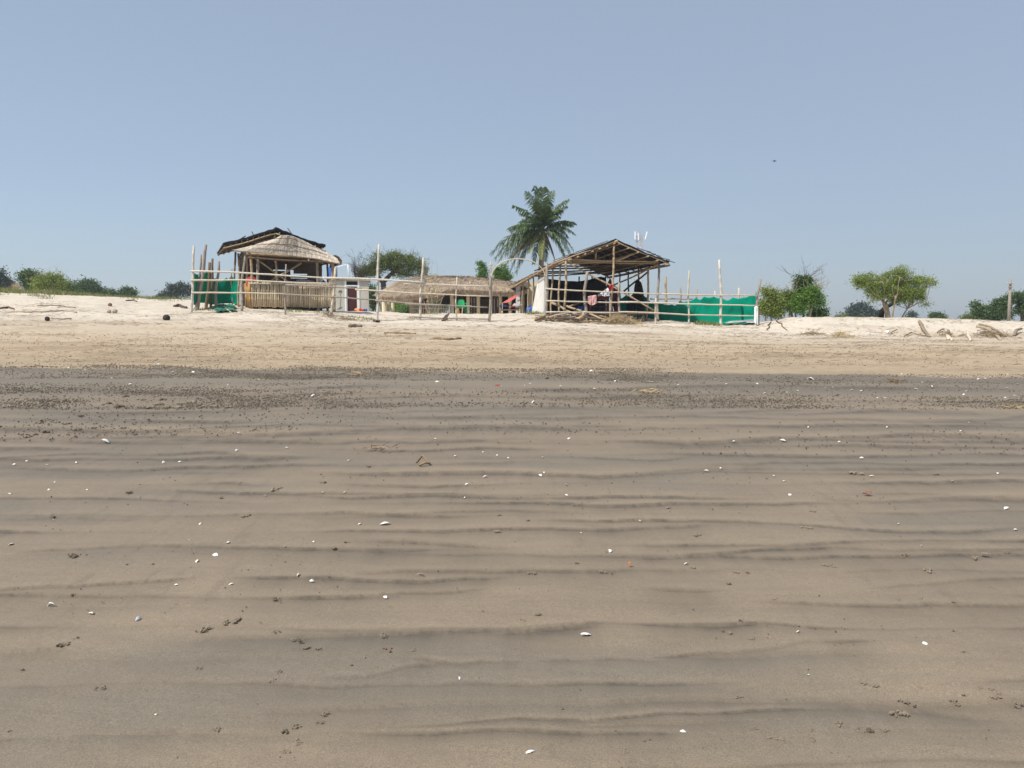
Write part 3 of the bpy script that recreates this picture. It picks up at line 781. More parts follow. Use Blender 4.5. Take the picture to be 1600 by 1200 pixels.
    # straw laid over it in courses
    def straw(tp, bt, cnt, lo, hi, off=Vector((0, -.012, .005)), w=.010):
        for _ in range(cnt):
            s = random.random() * (len(tp) - 1.001); i = int(s); q = s - i
            a, b = lerp(tp[i], tp[i + 1], q), lerp(bt[i], bt[i + 1], q)
            t0 = random.random() * .86; t1 = min(1.06, t0 + random.uniform(lo, hi))
            bow = math.sin(PI * min(1, t0 + .1)) * .03
            p0 = lerp(a, b, t0) + off * (.6 + .6 * random.random()) + off * bow * 10; p1 = lerp(a, b, t1) + off * (1.0 + .9 * random.random()) + Vector((random.uniform(-.06, .06), 0, 0))
            sd = Vector((w, 0, 0)); mb.add([p0 - sd, p1 - sd * .6, p1 + sd * .6, p0 + sd], [(0, 1, 2, 3)])
    straw(top, bot, 4200, .2, .6)
    straw(bot, [p + Vector((0, -.02, -.06)) for p in bot], 420, .4, 1.0, Vector((0, -.01, 0)))
    th = mb.build('thatch_skirt', 'thatch_pale', t)
    for off in (.33, .66):
        MB().tube([lerp(top[i], bot[i], off + .04 * math.sin(i * 2.3)) + Vector((0, -.12, .11)) for i in range(1, m - 1)], .012, 5).build('lashing', 'thatch_under', th)
    # dark end piece curling over the far corner
    a = [P(524, 398, 36.6), P(530, 401, 36.4), P(534.5, 407, 36.3), P(534, 413, 36.1)]; b = [p + d * 2.6 for p in a]
    mb = MB()
    for i in range(3): mb.slab([a[i], a[i + 1], b[i + 1], b[i]], .05)
    mb.build('eave_flap', 'thatch_under', t)
    # hanging bulb
    c = P(482, 404, 35.4); MB().tube([c + Vector((0, 0, .25)), c], .006, 4).blob(c - Vector((0, 0, .05)), .035, .035, .05, 1, 8, 6, 0).build('hanging_bulb', 'shell_white', t)
    # things inside
    bb = lambda u, v: at(u, v, zb0 + .04)
    tag(MB().blob(at(.1, .5, zt0 - .02), .24, .2, .26, 3, 10, 7, .25).build('red_bundle', 'cloth_red', smooth=True), 'red cloth bundle piled behind the bamboo hut wall', 'cloth bundle')
    mb = MB(); c0, c1 = at(W * .57, .8, zt0 + .12), at(W * .79, .5, zt0 + .06)
    mb.tube([c0, lerp(c0, c1, .3) + Vector((0, 0, .03)), lerp(c0, c1, .7) + Vector((0, 0, -.02)), c1], [.05, .10, .10, .04], 8)
    tag(mb.build('rolled_mat', 'cloth_grey', smooth=True), 'pale rolled mat lying inside the bamboo hut above its pole wall', 'mat')
    mb = MB().blob(at(W * .86, .7, zt0 + .0), .3, .25, .22, 4, 12, 8, .18)
    tag(mb.build('navy_sack', 'cloth_navy', smooth=True), 'dark navy sack on the deck at the shaded end of the bamboo hut', 'sack')
    mb = MB().blob(at(W * .85, .45, zt0 + .2), .12, .1, .14, 6, 10, 7, .3)
    tag(mb.build('white_rag', 'cloth_white', smooth=True), 'crumpled white rag on top of the dark navy sack', 'rag')
hut()

# ================================================================== WHITE OUTHOUSE
def outhouse():
    Y = 50.0; L, Rr = P(515, 487, Y), P(575.5, 487, Y); z0 = gzf((L.x + Rr.x) / 2, Y); zt = P(545, 437.5, Y).z
    t = thing('outhouse', (L.x, Y, z0), 'small whitewashed block outhouse with flat roof and maroon door', 'outhouse')
    dx0, dx1 = P(541.2, 465, Y).x, P(558.0, 465, Y).x; zd = P(545, 447, Y).z; zv0, zv1 = P(0, 444.8, Y).z, P(0, 439.3, Y).z
    w = .16; D = 2.2
    mb = MB()
    # front wall round the openings, then the other walls
    def blk(x0, x1, y0, y1, a, b): mb.box(((x0 + x1) / 2, (y0 + y1) / 2, a), x1 - x0, y1 - y0, b - a)
    blk(L.x, dx0, Y, Y + w, z0 - .3, zt); blk(dx1, Rr.x, Y, Y + w, z0 - .3, zt); blk(dx0, dx1, Y, Y + w, zv1, zt); blk(dx0, dx1, Y + .02, Y + w, zd + .004, zv0)
    blk(L.x, L.x + w, Y + w, Y + D, z0 - .3, zt); blk(Rr.x - w, Rr.x, Y + w, Y + D, z0 - .3, zt); blk(L.x + w, Rr.x - w, Y + D - w, Y + D, z0 - .3, zt)
    mb.build('wall', 'plaster', t)
    MB().slab([(L.x - .12, Y - .15, zt + .16), (Rr.x + .12, Y - .15, zt + .06), (Rr.x + .12, Y + D + .1, zt + .06), (L.x - .12, Y + D + .1, zt + .16)], .10).build('roof_slab', 'concrete', t)
    MB().box(((dx0 + dx1) / 2, Y + .8, z0), dx1 - dx0 - .002, .03, zv1 - z0).build('interior_shade_panel', 'painted_shade', t)  # near-black sheet stands in for the shade of the room
    dr = MB().box(((dx0 + dx1) / 2, Y + .09, z0 + .02), dx1 - dx0 - .08, .04, zd - z0 - .16)
    for (u, a, b) in ((.5, .12, .48), (.5, .56, .92)):
        h = zd - z0; dr.box(((dx0 + dx1) / 2, Y + .068, z0 + h * a), (dx1 - dx0) * .62, .02, h * (b - a) * .9)
    dr = dr.build('door', 'door_maroon', t)
    MB().box((dx0 + .1, Y + .04, z0 + .9), .03, .06, .14).build('handle', 'metal_grey', dr)
    fr = MB(); 
    for x in (dx0 + .02, dx1 - .02): fr.box((x, Y + .06, z0), .05, .09, zd - z0)
    fr.box(((dx0 + dx1) / 2, Y + .03, zd - .01), dx1 - dx0 + .02, .1, .07)
    fr.box((dx0 - .07, Y - .012, z0), .1, .03, zv1 - z0 + .05); fr.box((dx1 + .07, Y - .012, z0), .1, .03, zv1 - z0 + .05)
    fr.build('door_frame', 'paint_white', t)
    vt = MB()
    vt.box(((dx0 + dx1) / 2, Y + .1, zv0), dx1 - dx0, .03, zv1 - zv0)
    vt.build('vent', 'painted_shade', t)  # vent opening closed by a near-black fill, its shade painted in
    a = G(508, Y - .5); MB().box(((L.x + Rr.x) / 2 + .1, Y - .45, z0 - .4), Rr.x - L.x + .5, .9, .45).build('plinth', 'concrete', t)
    # faded palm painted on the wall
    mb = MB(); q = lambda px, py: P(px, py, Y - .003)
    def stroke(pts, w):
        for a, b in zip(pts, pts[1:]):
            a, b = q(*a), q(*b); s = Vector((b.z - a.z, 0, a.x - b.x)).normalized() * w
            mb.add([a - s, a + s, b + s, b - s], [(0, 1, 2, 3)])
    stroke([(531, 481.5), (531.6, 474), (532.4, 466), (531.5, 457)], .02)
    for e in ((528.4, 456.5), (529.2, 454.3), (531.5, 453.4), (533.8, 454), (534.6, 456.4), (528.9, 458.2), (533.8, 458.4)): stroke([(531.5, 456.4), ((531.5 + e[0]) / 2, min(455.2, e[1])), e], .022)
    for e in ((528, 482.6), (530, 480), (534.5, 479), (533.5, 481), (526.4, 483.2)): stroke([(531.2, 482.4), e], .025)
    mb.build('palm_mural', 'mural', t)
    # water tank on its roof
    zr = zt + .17; a, b = P(513.5, 425, 51.2).x, P(527, 425, 51.2).x
    tk = thing('water_tank', ((a + b) / 2, 51.2, zt + .09), 'blue plastic water tank standing on the outhouse roof', 'water tank')
    r = (b - a) / 2; zt2 = P(0, 418, 51.2).z; pts = []; rad = []
    h = zt2 - zt - .09
    for i in range(25):
        q_ = i / 24; pts.append(((a + b) / 2, 51.2, zt + .09 + h * q_)); rad.append(r * (1 - .03 * (i % 4 == 0)))
    MB().tube(pts, rad, 24).build('tank', 'plastic_blue', tk, smooth=True)
    MB().tube([((a + b) / 2, 51.2, zt2), ((a + b) / 2, 51.2, zt2 + .06)], [r * .5, r * .42], 18).build('lid', 'plastic_blue', tk)
    pp = MB(); pp.tube([P(545.6, 437, 51), P(544.4, 424, 51), P(543.4, 413.4, 51)], .035, 8).tube([P(543.4, 413.4, 51), P(535, 415, 51), P(528, 417.5, 51)], .03, 8)
    tag(pp.build('white_pipe', 'paint_white', smooth=True), 'thin white pipe bent over above the outhouse roof', 'pipe')
    t.rotation_euler.z = math.radians(10)
    mt = MB(); c0, c1 = P(553.5, 484, 49.3), P(572.5, 484, 49.3); zb = z0 + .055
    return Y, z0, c0.x, c1.x
_oy, _oz, _mx0, _mx1 = outhouse()
for i, (a, b, m, lab) in enumerate(((0, .42, 'cloth_orange', 'orange folded mat on the outhouse step'), (.36, .78, 'cloth_red', 'red folded mat on the outhouse step'), (.74, 1.0, 'cloth_blue', 'small blue folded mat at the end of the outhouse step'))):
    x0 = _mx0 + (_mx1 - _mx0) * a; x1 = _mx0 + (_mx1 - _mx0) * b; mb = MB()
    pts = [((x0 + (x1 - x0) * q), 49.45 + .02 * i + .05 * math.sin(q * 5), _oz + .13 + .05 * math.sin(q * 6 + i)) for q in (0, .25, .5, .75, 1)]
    mb.tube(pts, [.06, .085, .09, .085, .05], 9)
    tag(mb.build('folded_mat', m, smooth=True), lab, 'mat', 'folded mats on the outhouse step')

# ================================================================== LOW THATCHED PAVILION
def pavilion():
    Y = 47.0; D = 6.0
    # eave line (photo points at depth of the eave), ridge line further back
    e = [(588, 461.5), (600, 464), (618, 464.5), (640, 463), (662, 460.5), (680, 458), (697, 455.5), (706, 453.5), (716, 453), (735, 454.5), (752, 455.5), (770, 456), (788, 457), (806, 457), (824, 453)]
    rj = [(652, 434.5), (654, 433.8), (660, 433), (668, 432.3), (678, 432), (690, 432), (702, 432.2), (710, 432.4), (720, 432.6), (735, 433), (750, 434.2), (765, 435.5), (780, 438), (795, 441.5), (815, 445)]
    B = [P(px, py, Y - .5) for px, py in e]; T = [P(px, py, Y + D * .5) for px, py in rj]
    B[0] = P(588, 461.5, Y + .8); B[1] = P(599, 464, Y)
    BK = [Vector((b.x, Y + D + .4, b.z)) for b in B]
    z0 = gzf(P(700, 490, Y).x, Y)
    t = thing('thatched_pavilion', (P(700, 490, Y).x, Y, z0), 'long low pavilion with a shaggy brown thatched roof on cream posts', 'pavilion')
    mb = MB(); n2 = 8; m = len(B); vs = []
    for i in range(m):
        for j in range(n2 + 1):
            vs.append(lerp(T[i], B[i], j / n2) + Vector((0, -.1, .22)) * math.sin(PI * min(1, j / n2)) + Vector((0, 0, random.uniform(-.03, .03))))
        for j in range(1, n2 + 1):
            vs.append(lerp(T[i], BK[i], j / n2) + Vector((0, .1, .22)) * math.sin(PI * j / n2))
    w = 2 * n2 + 1; k = len(vs); vs += [Vector(p) - Vector((0, 0, .22)) for p in vs]; fs = []
    def quad(a, b, c, d): fs.append((a, b, c, d)); fs.append((k + a, k + d, k + c, k + b))
    for i in range(m - 1):
        A, C = i * w, (i + 1) * w
        for j in range(n2): quad(A + j, A + j + 1, C + j + 1, C + j)
        quad(A, C, C + n2 + 1, A + n2 + 1)
        for j in range(n2 + 1, w - 1): quad(A + j + 1, A + j, C + j, C + j + 1)
        a, c = A + n2, C + n2; fs.append((a, k + a, k + c, c)); a, c = A + w - 1, C + w - 1; fs.append((a, c, k + c, k + a))
    for i in (0, m - 1):
        A = i * w
        for j in range(n2): fs.append((A + j, A + j + 1, k + A + j + 1, k + A + j))
        ch = [A] + [A + q for q in range(n2 + 1, w)]
        for a, b in zip(ch, ch[1:]): fs.append((a, b, k + b, k + a))
    mb.add(vs, fs)
    for _ in range(5200):
        s = random.random() * (m - 1.001); i = int(s); q = s - i
        a, b = lerp(T[i], T[i + 1], q), lerp(B[i], B[i + 1], q); t0 = random.random() ** .8 * .97; L = random.uniform(.1, .25)
        f = lambda tt: lerp(a, b, tt) + Vector((0, -.1, .22)) * math.sin(PI * min(1, tt))
        p0 = f(t0) + Vector((0, -.02, .04)); p1 = f(min(1.06, t0 + L)) + Vector((random.uniform(-.16, .16), -.05, random.uniform(.01, .12)))
        sd = Vector((random.uniform(.012, .035), 0, 0)); mb.add([p0 - sd, p1 - sd * .3, p1 + sd * .3, p0 + sd], [(0, 1, 2, 3)])
    for _ in range(900):
        s = random.random() * (m - 1.001); i = int(s); q = s - i; b = lerp(B[i], B[i + 1], q)
        p1 = b + Vector((random.uniform(-.08, .08), -.05, -random.uniform(.04, .2) - .05)); sd = Vector((.025, 0, 0)); mb.add([b - sd + Vector((0, -.04, .06)), p1 - sd * .3, p1 + sd * .3, b + sd + Vector((0, -.04, .06))], [(0, 1, 2, 3)])
    for _ in range(700):
        s = random.random() * (m - 1.001); i = int(s); q = s - i; b = lerp(T[i], T[i + 1], q) + Vector((random.uniform(-.2, .2), random.uniform(-.2, .3), 0))
        p1 = b + Vector((random.uniform(-.25, .25), random.uniform(-.3, .3), random.uniform(.0, .09))); sd = Vector((.02, .02, .01)); mb.add([b - sd, p1 - sd * .3, p1 + sd * .3, b + sd], [(0, 1, 2, 3)])
    mb.build('roof', 'thatch_brown', t)
    # posts
    def post(px, r, y=Y, m='plaster_cream', top=458):
        a = P(px, 490, y); pole('post', (a.x, y, gzf(a.x, y) - .3), (a.x, y, P(px, top, y).z), r, m, t, r, .0, False)
    post(601, .17, Y + .2, top=462); post(614, .12, Y + 4.6, top=461); post(607, .1, Y + 5.4, top=461); post(644, .17, Y + .6, top=461)
    for px in (706, 731.5, 747.5): post(px, .11, Y + .3, top=452)
    for px in (711, 722): post(px, .07, Y + 1.5, 'wood_brown', 452)
    post(782, .10, Y + .3, top=452); post(797, .12, Y + .3, top=452); post(817, .1, Y + .5, top=452)
    def beam(a, b, r=.09, y=Y + .3, m='bamboo_tan'): pole('beam', P(a[0], a[1], y), P(b[0], b[1], y), r, m, t, r, .01, False)
    beam((598, 464), (650, 463)); beam((700, 456), (760, 456.5), .08); beam((757, 458.5), (806, 459.5), .13)
    # plank walls behind the posts; near-black panels paint the shade in the doorways
    def panel(name, px0, px1, py0, py1, y, m):
        a, b = P(px0, py0, y), P(px1, py1, y); z1 = a.z; z2 = min(gzf(a.x, y), gzf(b.x, y)) - .2 if py1 > 484 else b.z
        mb = MB(); n = max(1, int((b.x - a.x) / .16))
        if m != 'boards': n = 1
        for i in range(n):
            x0 = a.x + (b.x - a.x) * i / n; x1 = a.x + (b.x - a.x) * (i + 1) / n
            mb.box(((x0 + x1) / 2, y + (i % 2) * .012, z2), x1 - x0 - .012 * (n > 1), .05, z1 - z2)
        return mb.build(name, m, t)
    panel('wall_panel', 732, 750, 450, 492, Y + 1.1, 'boards'); panel('wall_panel', 767, 783, 450, 492, Y + 1.0, 'boards')
    panel('wall_panel', 712, 733, 450, 492, Y + 3.6, 'wood_dark'); panel('wall_panel', 690, 704, 455, 478, Y + 3.4, 'wood_dark'); panel('wall_panel', 648, 668, 456, 478, Y + 3.0, 'boards')
    panel('doorway_shade_panel', 749, 768, 450, 492, Y + 3.2, 'painted_shade'); panel('doorway_shade_panel', 783, 826, 450, 492, Y + 2.6, 'painted_shade')
    panel('door_leaf', 751, 766, 467, 491, Y + 1.2, 'wood_dark')
    # bench boards
    for py in (475, 480, 485.5): beam((733, py), (746, py + .3), .035, Y + .6, 'boards')
    for px in (645.5, 651): post(px, .04, Y + .5, 'bamboo_tan', 474)
    # little picket railing
    y = Y - .1; z0 = P(0, 476, y).z
    rl = MB(); rl.pole(P(643, 476.3, y), P(704, 477.5, y), .035).pole(P(643, 481.5, y), P(704, 482.5, y), .025)
    for k in range(23):
        px = 643.5 + k * 2.6; a = P(px + random.uniform(-.4, .4), 476 + random.uniform(-.6, .6), y + .03); rl.pole((a.x, y + .05, gzf(a.x, y) - .1), a, .024, .022, .004)
    tag(rl.build('picket_railing', 'bamboo_pale', smooth=True), 'short bamboo picket railing under the thatched pavilion eave', 'railing')
    tag(MB().blob(P(662.5, 481.5, Y + .4) - Vector((0, 0, .1)), .18, .14, .22, 4, 9, 7, .2).build('red_bag', 'cloth_red', smooth=True), 'red bag behind the bamboo picket railing', 'bag')
pavilion()

def plastic_chair(loc, rz):
    t = thing('plastic_chair', loc, 'green plastic armchair in front of the thatched pavilion posts', 'chair')
    def W(x, y, z): 
        c, s = math.cos(rz), math.sin(rz); return Vector(loc) + Vector((x * c - y * s, x * s + y * c, z))
    def sh(fn, nu, nv, th=.012):
        mb = MB(); vs = [W(*fn(i / nu, j / nv)) for i in range(nu + 1) for j in range(nv + 1)]; k = len(vs); nn = W(0, th, -th) - W(0, 0, 0); vs += [p + nn for p in vs]; fs = []
        for i in range(nu):
            for j in range(nv):
                q = i * (nv + 1) + j; fs += [(q, q + 1, q + nv + 2, q + nv + 1), (k + q, k + q + nv + 1, k + q + nv + 2, k + q + 1)]
        for i in range(nu):
            for q in (i * (nv + 1), i * (nv + 1) + nv): fs.append((q, q + nv + 1, k + q + nv + 1, k + q))
        for j in range(nv):
            for q in (j, nu * (nv + 1) + j): fs.append((q, q + 1, k + q + 1, k + q))
        return mb.add(vs, fs)
    sh(lambda u, v: (-.22 + .44 * u, -.22 + .44 * v, .43 + .015 * (abs(u - .5) * 2) ** 2), 6, 6, .02).build('seat', 'plastic_green', t, True)
    sh(lambda u, v: ((u - .5) * (.44 - .10 * v * v), .20 + .12 * v - .05 * (2 * abs(u - .5)) ** 2, .45 + .46 * v - .05 * (2 * abs(u - .5)) ** 3 * v), 8, 8, .012).build('backrest', 'plastic_green', t, True)
    for s in (-1, 1):
        MB().tube([W(s * .2, .27, .70), W(s * .29, .1, .67), W(s * .30, -.15, .66), W(s * .28, -.23, .6), W(s * .26, -.24, .43)], [.02, .03, .03, .025, .02], 8).build('armrest', 'plastic_green', t, True)
        MB().tube([W(s * .24, -.22, .44), W(s * .29, -.27, 0)], [.036, .024], 8).build('leg', 'plastic_green', t, True)
        MB().tube([W(s * .20, .2, .44), W(s * .25, .3, 0)], [.036, .024], 8).build('leg', 'plastic_green', t, True)
_p = P(721, 490, 43.4); plastic_chair((_p.x, 43.4, gzf(_p.x, 43.4)), math.radians(8))

def side_table():
    p = P(727.5, 490, 42.9); z = gzf(p.x, 42.9)
    t = thing('plastic_table', (p.x, 42.9, z), 'small white plastic table beside the green plastic chair', 'table')
    zt = P(0, 477.5, 42.9).z
    MB().tube([(p.x, 42.9, zt - .04), (p.x, 42.9, zt)], [.3, .32], 20).build('tabletop', 'paint_white', t)
    for a in (.8, 2.4, 3.9, 5.5): MB().tube([(p.x + .2 * math.cos(a), 42.9 + .2 * math.sin(a), zt - .04), (p.x + .27 * math.cos(a), 42.9 + .27 * math.sin(a), z)], .022, 7).build('leg', 'bamboo_pale', t)
side_table()
_p = P(715, 482, 43.2); tag(MB().blob((_p.x, 43.2, gzf(_p.x, 43.2) + .22), .12, .1, .24, 5, 9, 7, .2).build('orange_bag', 'cloth_orange', smooth=True), 'orange bag on the sand by the green plastic chair', 'bag')

# ================================================================== OPEN BAMBOO SHED
def shed():
    Y = 34.0
    ex0, ex1 = 2.0, 6.63                      # eaves at the front
    sh = Vector((-.15, 1, 0))                 # roof runs back along this
    FL, FR = G(883, Y), G(1028, Y)
    t = thing('bamboo_shed', ((FL.x + FR.x) / 2, Y, 1.75), 'open-fronted bamboo shed with black tarp gable roof and raised floor', 'shed')
    zfl = P(900, 486, Y).z
    A = P(962, 376, Y - .55); Lf = P(871, 409, Y - .4); Rf = P(1046, 411.5, Y - .5)
    back = lambda p, dpt, dz=0.0: Vector(p) + sh * dpt + Vector((0, 0, dz))
    DB = 9.6
    # roof sheet, thin black tarp with sagging edge
    def sheet(name, a, b, da, db, dza, dzb, mat, th, lift, nu=12, nv=12, jag=.04):
        mb = MB(); vs = []
        for i in range(nu + 1):
            for j in range(nv + 1):
                u, v = i / nu, j / nv
                p = lerp(back(a, da * v, dza * v), back(b, db * v, dzb * v), u) + Vector((0, 0, lift + (random.random() - .5) * jag - .05 * math.sin(PI * u)))
                vs.append(p)
        k = len(vs); vs += [p - Vector((0, 0, th)) for p in vs]; fs = []
        for i in range(nu):
            for j in range(nv):
                q = i * (nv + 1) + j; fs += [(q, q + nv + 1, q + nv + 2, q + 1), (k + q, k + q + 1, k + q + nv + 2, k + q + nv + 1)]
        for i in range(nu):
            for q in (i * (nv + 1), i * (nv + 1) + nv): fs.append((q, q + nv + 1, k + q + nv + 1, k + q))
        for j in range(nv):
            for q in (j, nu * (nv + 1) + j): fs.append((q, q + 1, k + q + 1, k + q))
        return mb.add(vs, fs).build(name, mat, t)
    sheet('tarp_roof', A, Rf, DB, DB, -.02, 0, 'tarp_black', .05, .09)
    sheet('tarp_roof', Lf + Vector((.55, 0, .2)), A, 8.6, DB, -.1, -.02, 'tarp_black', .05, .09)
    sheet('side_thatch', Lf + sh * .8, Lf + Vector((.75, 0, .28)) + sh * .8, 13.2, 13.0, -.55, -.3, 'driftwood_brown', .06, .06, 3, 30, .06)
    # rafters (down the slope) and purlins (running back)
    for k in range(9):
        v = .05 + k * 1.18; m = 'bamboo_tan' if k < 1 else 'wood_brown'  # rafters behind the front one are darker, roof shade put into their colour
        pole('rafter', back(A, v, -.02), back(Lf, v, -.02 - .03 * k) , .036, m, t)
        pole('rafter', back(A, v, -.02), back(Rf, v, -.02), .036, m, t)
    for k in range(4, 12):
        v = .05 + k * 1.18; pole('rafter', back(Lf, v, -.03 * k + .28) + Vector((.9, 0, 0)), back(Lf, v, -.05 - .034 * k) - Vector((.1 + .1 * random.random(), 0, 0)), .03, 'wood_brown', t)
    for k in range(9):
        q = (k + .3) / 9
        if q < .62: pole('purlin', back(lerp(A, Rf, q / .62), -.15, -.10), back(lerp(A, Rf, q / .62), DB + .1, -.10), .032, 'bamboo_tan', t)
    for k in range(8):
        q = (k + .2) / 8; pole('purlin', back(lerp(A, Lf, q), -.15, -.10), back(lerp(A, Lf, q), DB * .95, -.10 - .25 * q), .032, 'bamboo_tan', t)
    pole('purlin', back(A, -.2, -.04), back(A, DB, -.04), .06, 'bamboo_tan', t)
    pole('purlin', back(Lf, 0, -.06), back(Lf, 13.6, -.56), .026, 'wood_brown', t); pole('purlin', back(Rf, .0, -.08), back(Rf, DB, -.08), .045, 'wood_brown', t)
    for v in np.arange(.4, 13.4, .8):
        p = back(Lf, v, -.042 * v); pole('rafter_tip', p + Vector((.35, 0, .10)), p + Vector((-.16 - .08 * random.random(), 0, -.08)), .024, 'bamboo_tan', t, nodes=False)
    # posts along both sides
    def post(px0, py0, px1, py1, y, r=.055, m='bamboo_tan', buried=True):
        a, b = P(px0, py0, y), P(px1, py1, y)
        if buried: a = Vector((a.x, y, gzf(a.x, y) - .25))
        return pole('post', a, b, r * .85, m, t, r * .75, .02)
    post(882.5, 480, 884, 404, 34.0, .065); post(873.5, 484, 875.5, 408, 35.0, .055); post(861, 486, 863.5, 413, 36.7, .055)
    post(841, 487, 841.5, 424, 39.9, .055); post(833, 487, 833, 428, 41.2, .05); post(826, 487, 826, 433, 42.5, .05); post(816.5, 487, 817, 437, 44.2, .045)
    post(1028, 503, 1029.5, 412, 34.0, .065, 'wood_grey'); post(1010, 500, 1013, 416, 35.5, .06); post(997, 487, 998, 416, 36.8, .05, 'wood_brown'); post(981, 487, 982, 424, 38.4, .05, 'wood_dark'); post(968.5, 487, 969, 428, 39.9, .045, 'wood_dark'); post(945, 487, 946, 432, 42.7, .05, 'wood_dark')
    post(953.5, 497, 959.5, 378, 33.6, .06, 'bamboo_tan')      # king post carried to the ground
    for (px, y) in ((905, 42.6), (925, 42.7), (957, 40.5)): post(px, 487, px, 432, y, .05, 'wood_dark')
    # ties under the gable and rear ties
    ties = [((884, 405), (1030, 409.5), 34.0, .042), ((886, 408.5), (1028, 412), 34.3, .035)]
    for a, b, y, r in ties: pole('tie_beam', P(*a, y), P(*b, y), r, 'bamboo_tan', t)
    for k, y in enumerate((35.2, 36.6, 38.2, 39.8, 41.2, 42.6)):
        xo = -.15 * (y - 34); z = P(0, 408, 34).z
        pole('tie_beam', (2.25 + xo, y, z - .03 * k), (6.35 + xo, y, z + .02), .038, 'bamboo_tan' if k < 1 else 'wood_brown', t)  # rear ties get the darker wood too, shade put into the colour
    pole('strut', P(930.5, 405, 34.1), P(931, 389, 34.1), .04, 'bamboo_tan', t); pole('strut', P(909, 405, 35.2), P(909, 398, 35.2), .04, 'wood_brown', t)
    pole('strut', P(960, 408, 34.0), P(1000, 393, 33.9), .05, 'bamboo_tan', t)
    for k in range(5): pole('strut', P(935 + 9 * k, 405.5, 35.2 + k), P(935 + 9 * k, 398, 35.2 + k), .035, 'wood_brown', t)
    # long diagonal braces
    pole('brace', P(886, 409, 34.1), P(1022, 485, 33.7), .042, 'bamboo_tan', t, .036, .02)
    pole('brace', P(945, 452, 37.0), P(1029, 413, 34.2), .04, 'bamboo_tan', t)
    pole('brace', P(975, 455, 38.0), P(1013, 424, 35.6), .045, 'wood_dark', t)
    pole('brace', P(890, 479, 35.5), P(922, 466, 38.0), .045, 'bamboo_tan', t)
    # raised floor
    mb = MB(); x0 = -.15 * 0
    for i in range(22):
        v = .1 + i * .36; z = zfl - .01 * random.random()
        mb.slab([(2.2 - .15 * v, Y + v, z), (6.1 - .15 * v, Y + v, z), (6.1 - .15 * v, Y + v + .33, z), (2.2 - .15 * v, Y + v + .33, z)], .05)
    mb.build('floor_boards', 'wood_brown', t)
    pole('floor_beam', (2.15, Y + .08, zfl - .09), (6.2, Y + .08, zfl - .10), .05, 'wood_brown', t)
    for x in (2.6, 3.2, 3.9, 4.5, 5.1, 5.7):
        for y in (Y + .4, Y + 2.6): pole('stump', (x, y, gzf(x, y) - .2), (x, y, zfl - .05), .07, 'wood_grey', t, nodes=False)
    # boards on the eave
    for q in range(7):
        p = lerp(A, Rf, .42 + q * .09) + Vector((0, .3, .13)); MB().tube([p, p + Vector((.42, .2, -.12 + .05 * random.random()))], .016, 5).build('roof_stick', 'wood_dark', t)
    for q in range(9):
        p = lerp(A, Lf, .12 + q * .1) + Vector((0, .2, .12)); MB().tube([p, p + Vector((-.36, .25, -.12 + .05 * random.random()))], .016, 5).build('roof_stick', 'wood_brown', t)
    return zfl
ZFL = shed()

def sheet_cloth(name, cols, mat, label, cat, th=.012, wave=.04, seed=0, nv=8, group=None):
    """hanging cloth: cols = [(top point, bottom point), ...]"""
    q = random.Random(seed); n = 5 * (len(cols) - 1); vs = []
    for i in range(n + 1):
        s = i / n * (len(cols) - 1); k = min(int(s), len(cols) - 2); f = s - k
        a, b = lerp(cols[k][0], cols[k + 1][0], f), lerp(cols[k][1], cols[k + 1][1], f); ph = q.random()
        for j in range(nv + 1):
            v = j / nv; p = lerp(a, b, v); p.y += wave * (math.sin(i * 1.9 + seed) * (.3 + v) + .5 * math.sin(i * .7 + j * .9 + seed)) ; p.z += (q.random() - .5) * .015
            vs.append(p)
    m = len(vs); vs += [p + Vector((0, th, 0)) for p in vs]; fs = []
    for i in range(n):
        for j in range(nv):
            a = i * (nv + 1) + j; fs += [(a, a + 1, a + nv + 2, a + nv + 1), (m + a, m + a + nv + 1, m + a + nv + 2, m + a + 1)]
    for i in range(n):
        for a in (i * (nv + 1), i * (nv + 1) + nv): fs.append((a, a + nv + 1, m + a + nv + 1, m + a))
    for j in range(nv):
        for a in (j, n * (nv + 1) + j): fs.append((a, a + 1, m + a + 1, m + a))
    o = MB().add(vs, fs).build(name, mat, None, smooth=True)
    return tag(o, label, cat, group)
def C(px, pyt, pyb, Y, Yb=None): return (P(px, pyt, Y), P(px, pyb, Yb or Y))
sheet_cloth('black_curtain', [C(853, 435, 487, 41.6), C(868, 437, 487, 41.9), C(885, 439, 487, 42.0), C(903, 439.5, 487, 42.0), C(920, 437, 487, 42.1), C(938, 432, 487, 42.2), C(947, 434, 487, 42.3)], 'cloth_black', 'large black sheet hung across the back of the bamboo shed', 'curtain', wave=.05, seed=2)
sheet_cloth('black_shawl', [C(990.5, 452, 487, 36.6), C(993, 440, 480, 36.6), C(997, 437, 486, 36.6), C(1002, 441, 486, 36.5), C(1006, 458, 488, 36.5)], 'cloth_black', 'long black cloth hung from a side post of the bamboo shed', 'cloth', wave=.05, seed=5)
sheet_cloth('black_cover', [C(979, 466, 487.5, 37.0), C(985, 464, 487.5, 37.0), C(992, 468, 487.5, 36.9)], 'cloth_navy', 'dark cover bundled at the foot of the long black cloth', 'cloth', wave=.08, seed=6)
sheet_cloth('pink_towel', [C(918.5, 463, 474, 32.83), C(924, 462, 477.5, 32.83), C(929, 461, 475.5, 32.83), C(932, 460.8, 474, 32.83)], 'cloth_pink', 'pink striped towel drying over the fence rail', 'towel', wave=.02, seed=3)
sheet_cloth('white_shirt', [C(934, 460, 463, 33.5), C(940, 456.5, 462, 33.5), C(945, 453, 463, 33.5), C(950, 449.5, 462, 33.5), C(952.5, 455, 459, 33.5)], 'cloth_white', 'white and grey shirt drying on a line by the shed king post', 'shirt', wave=.05, seed=4)
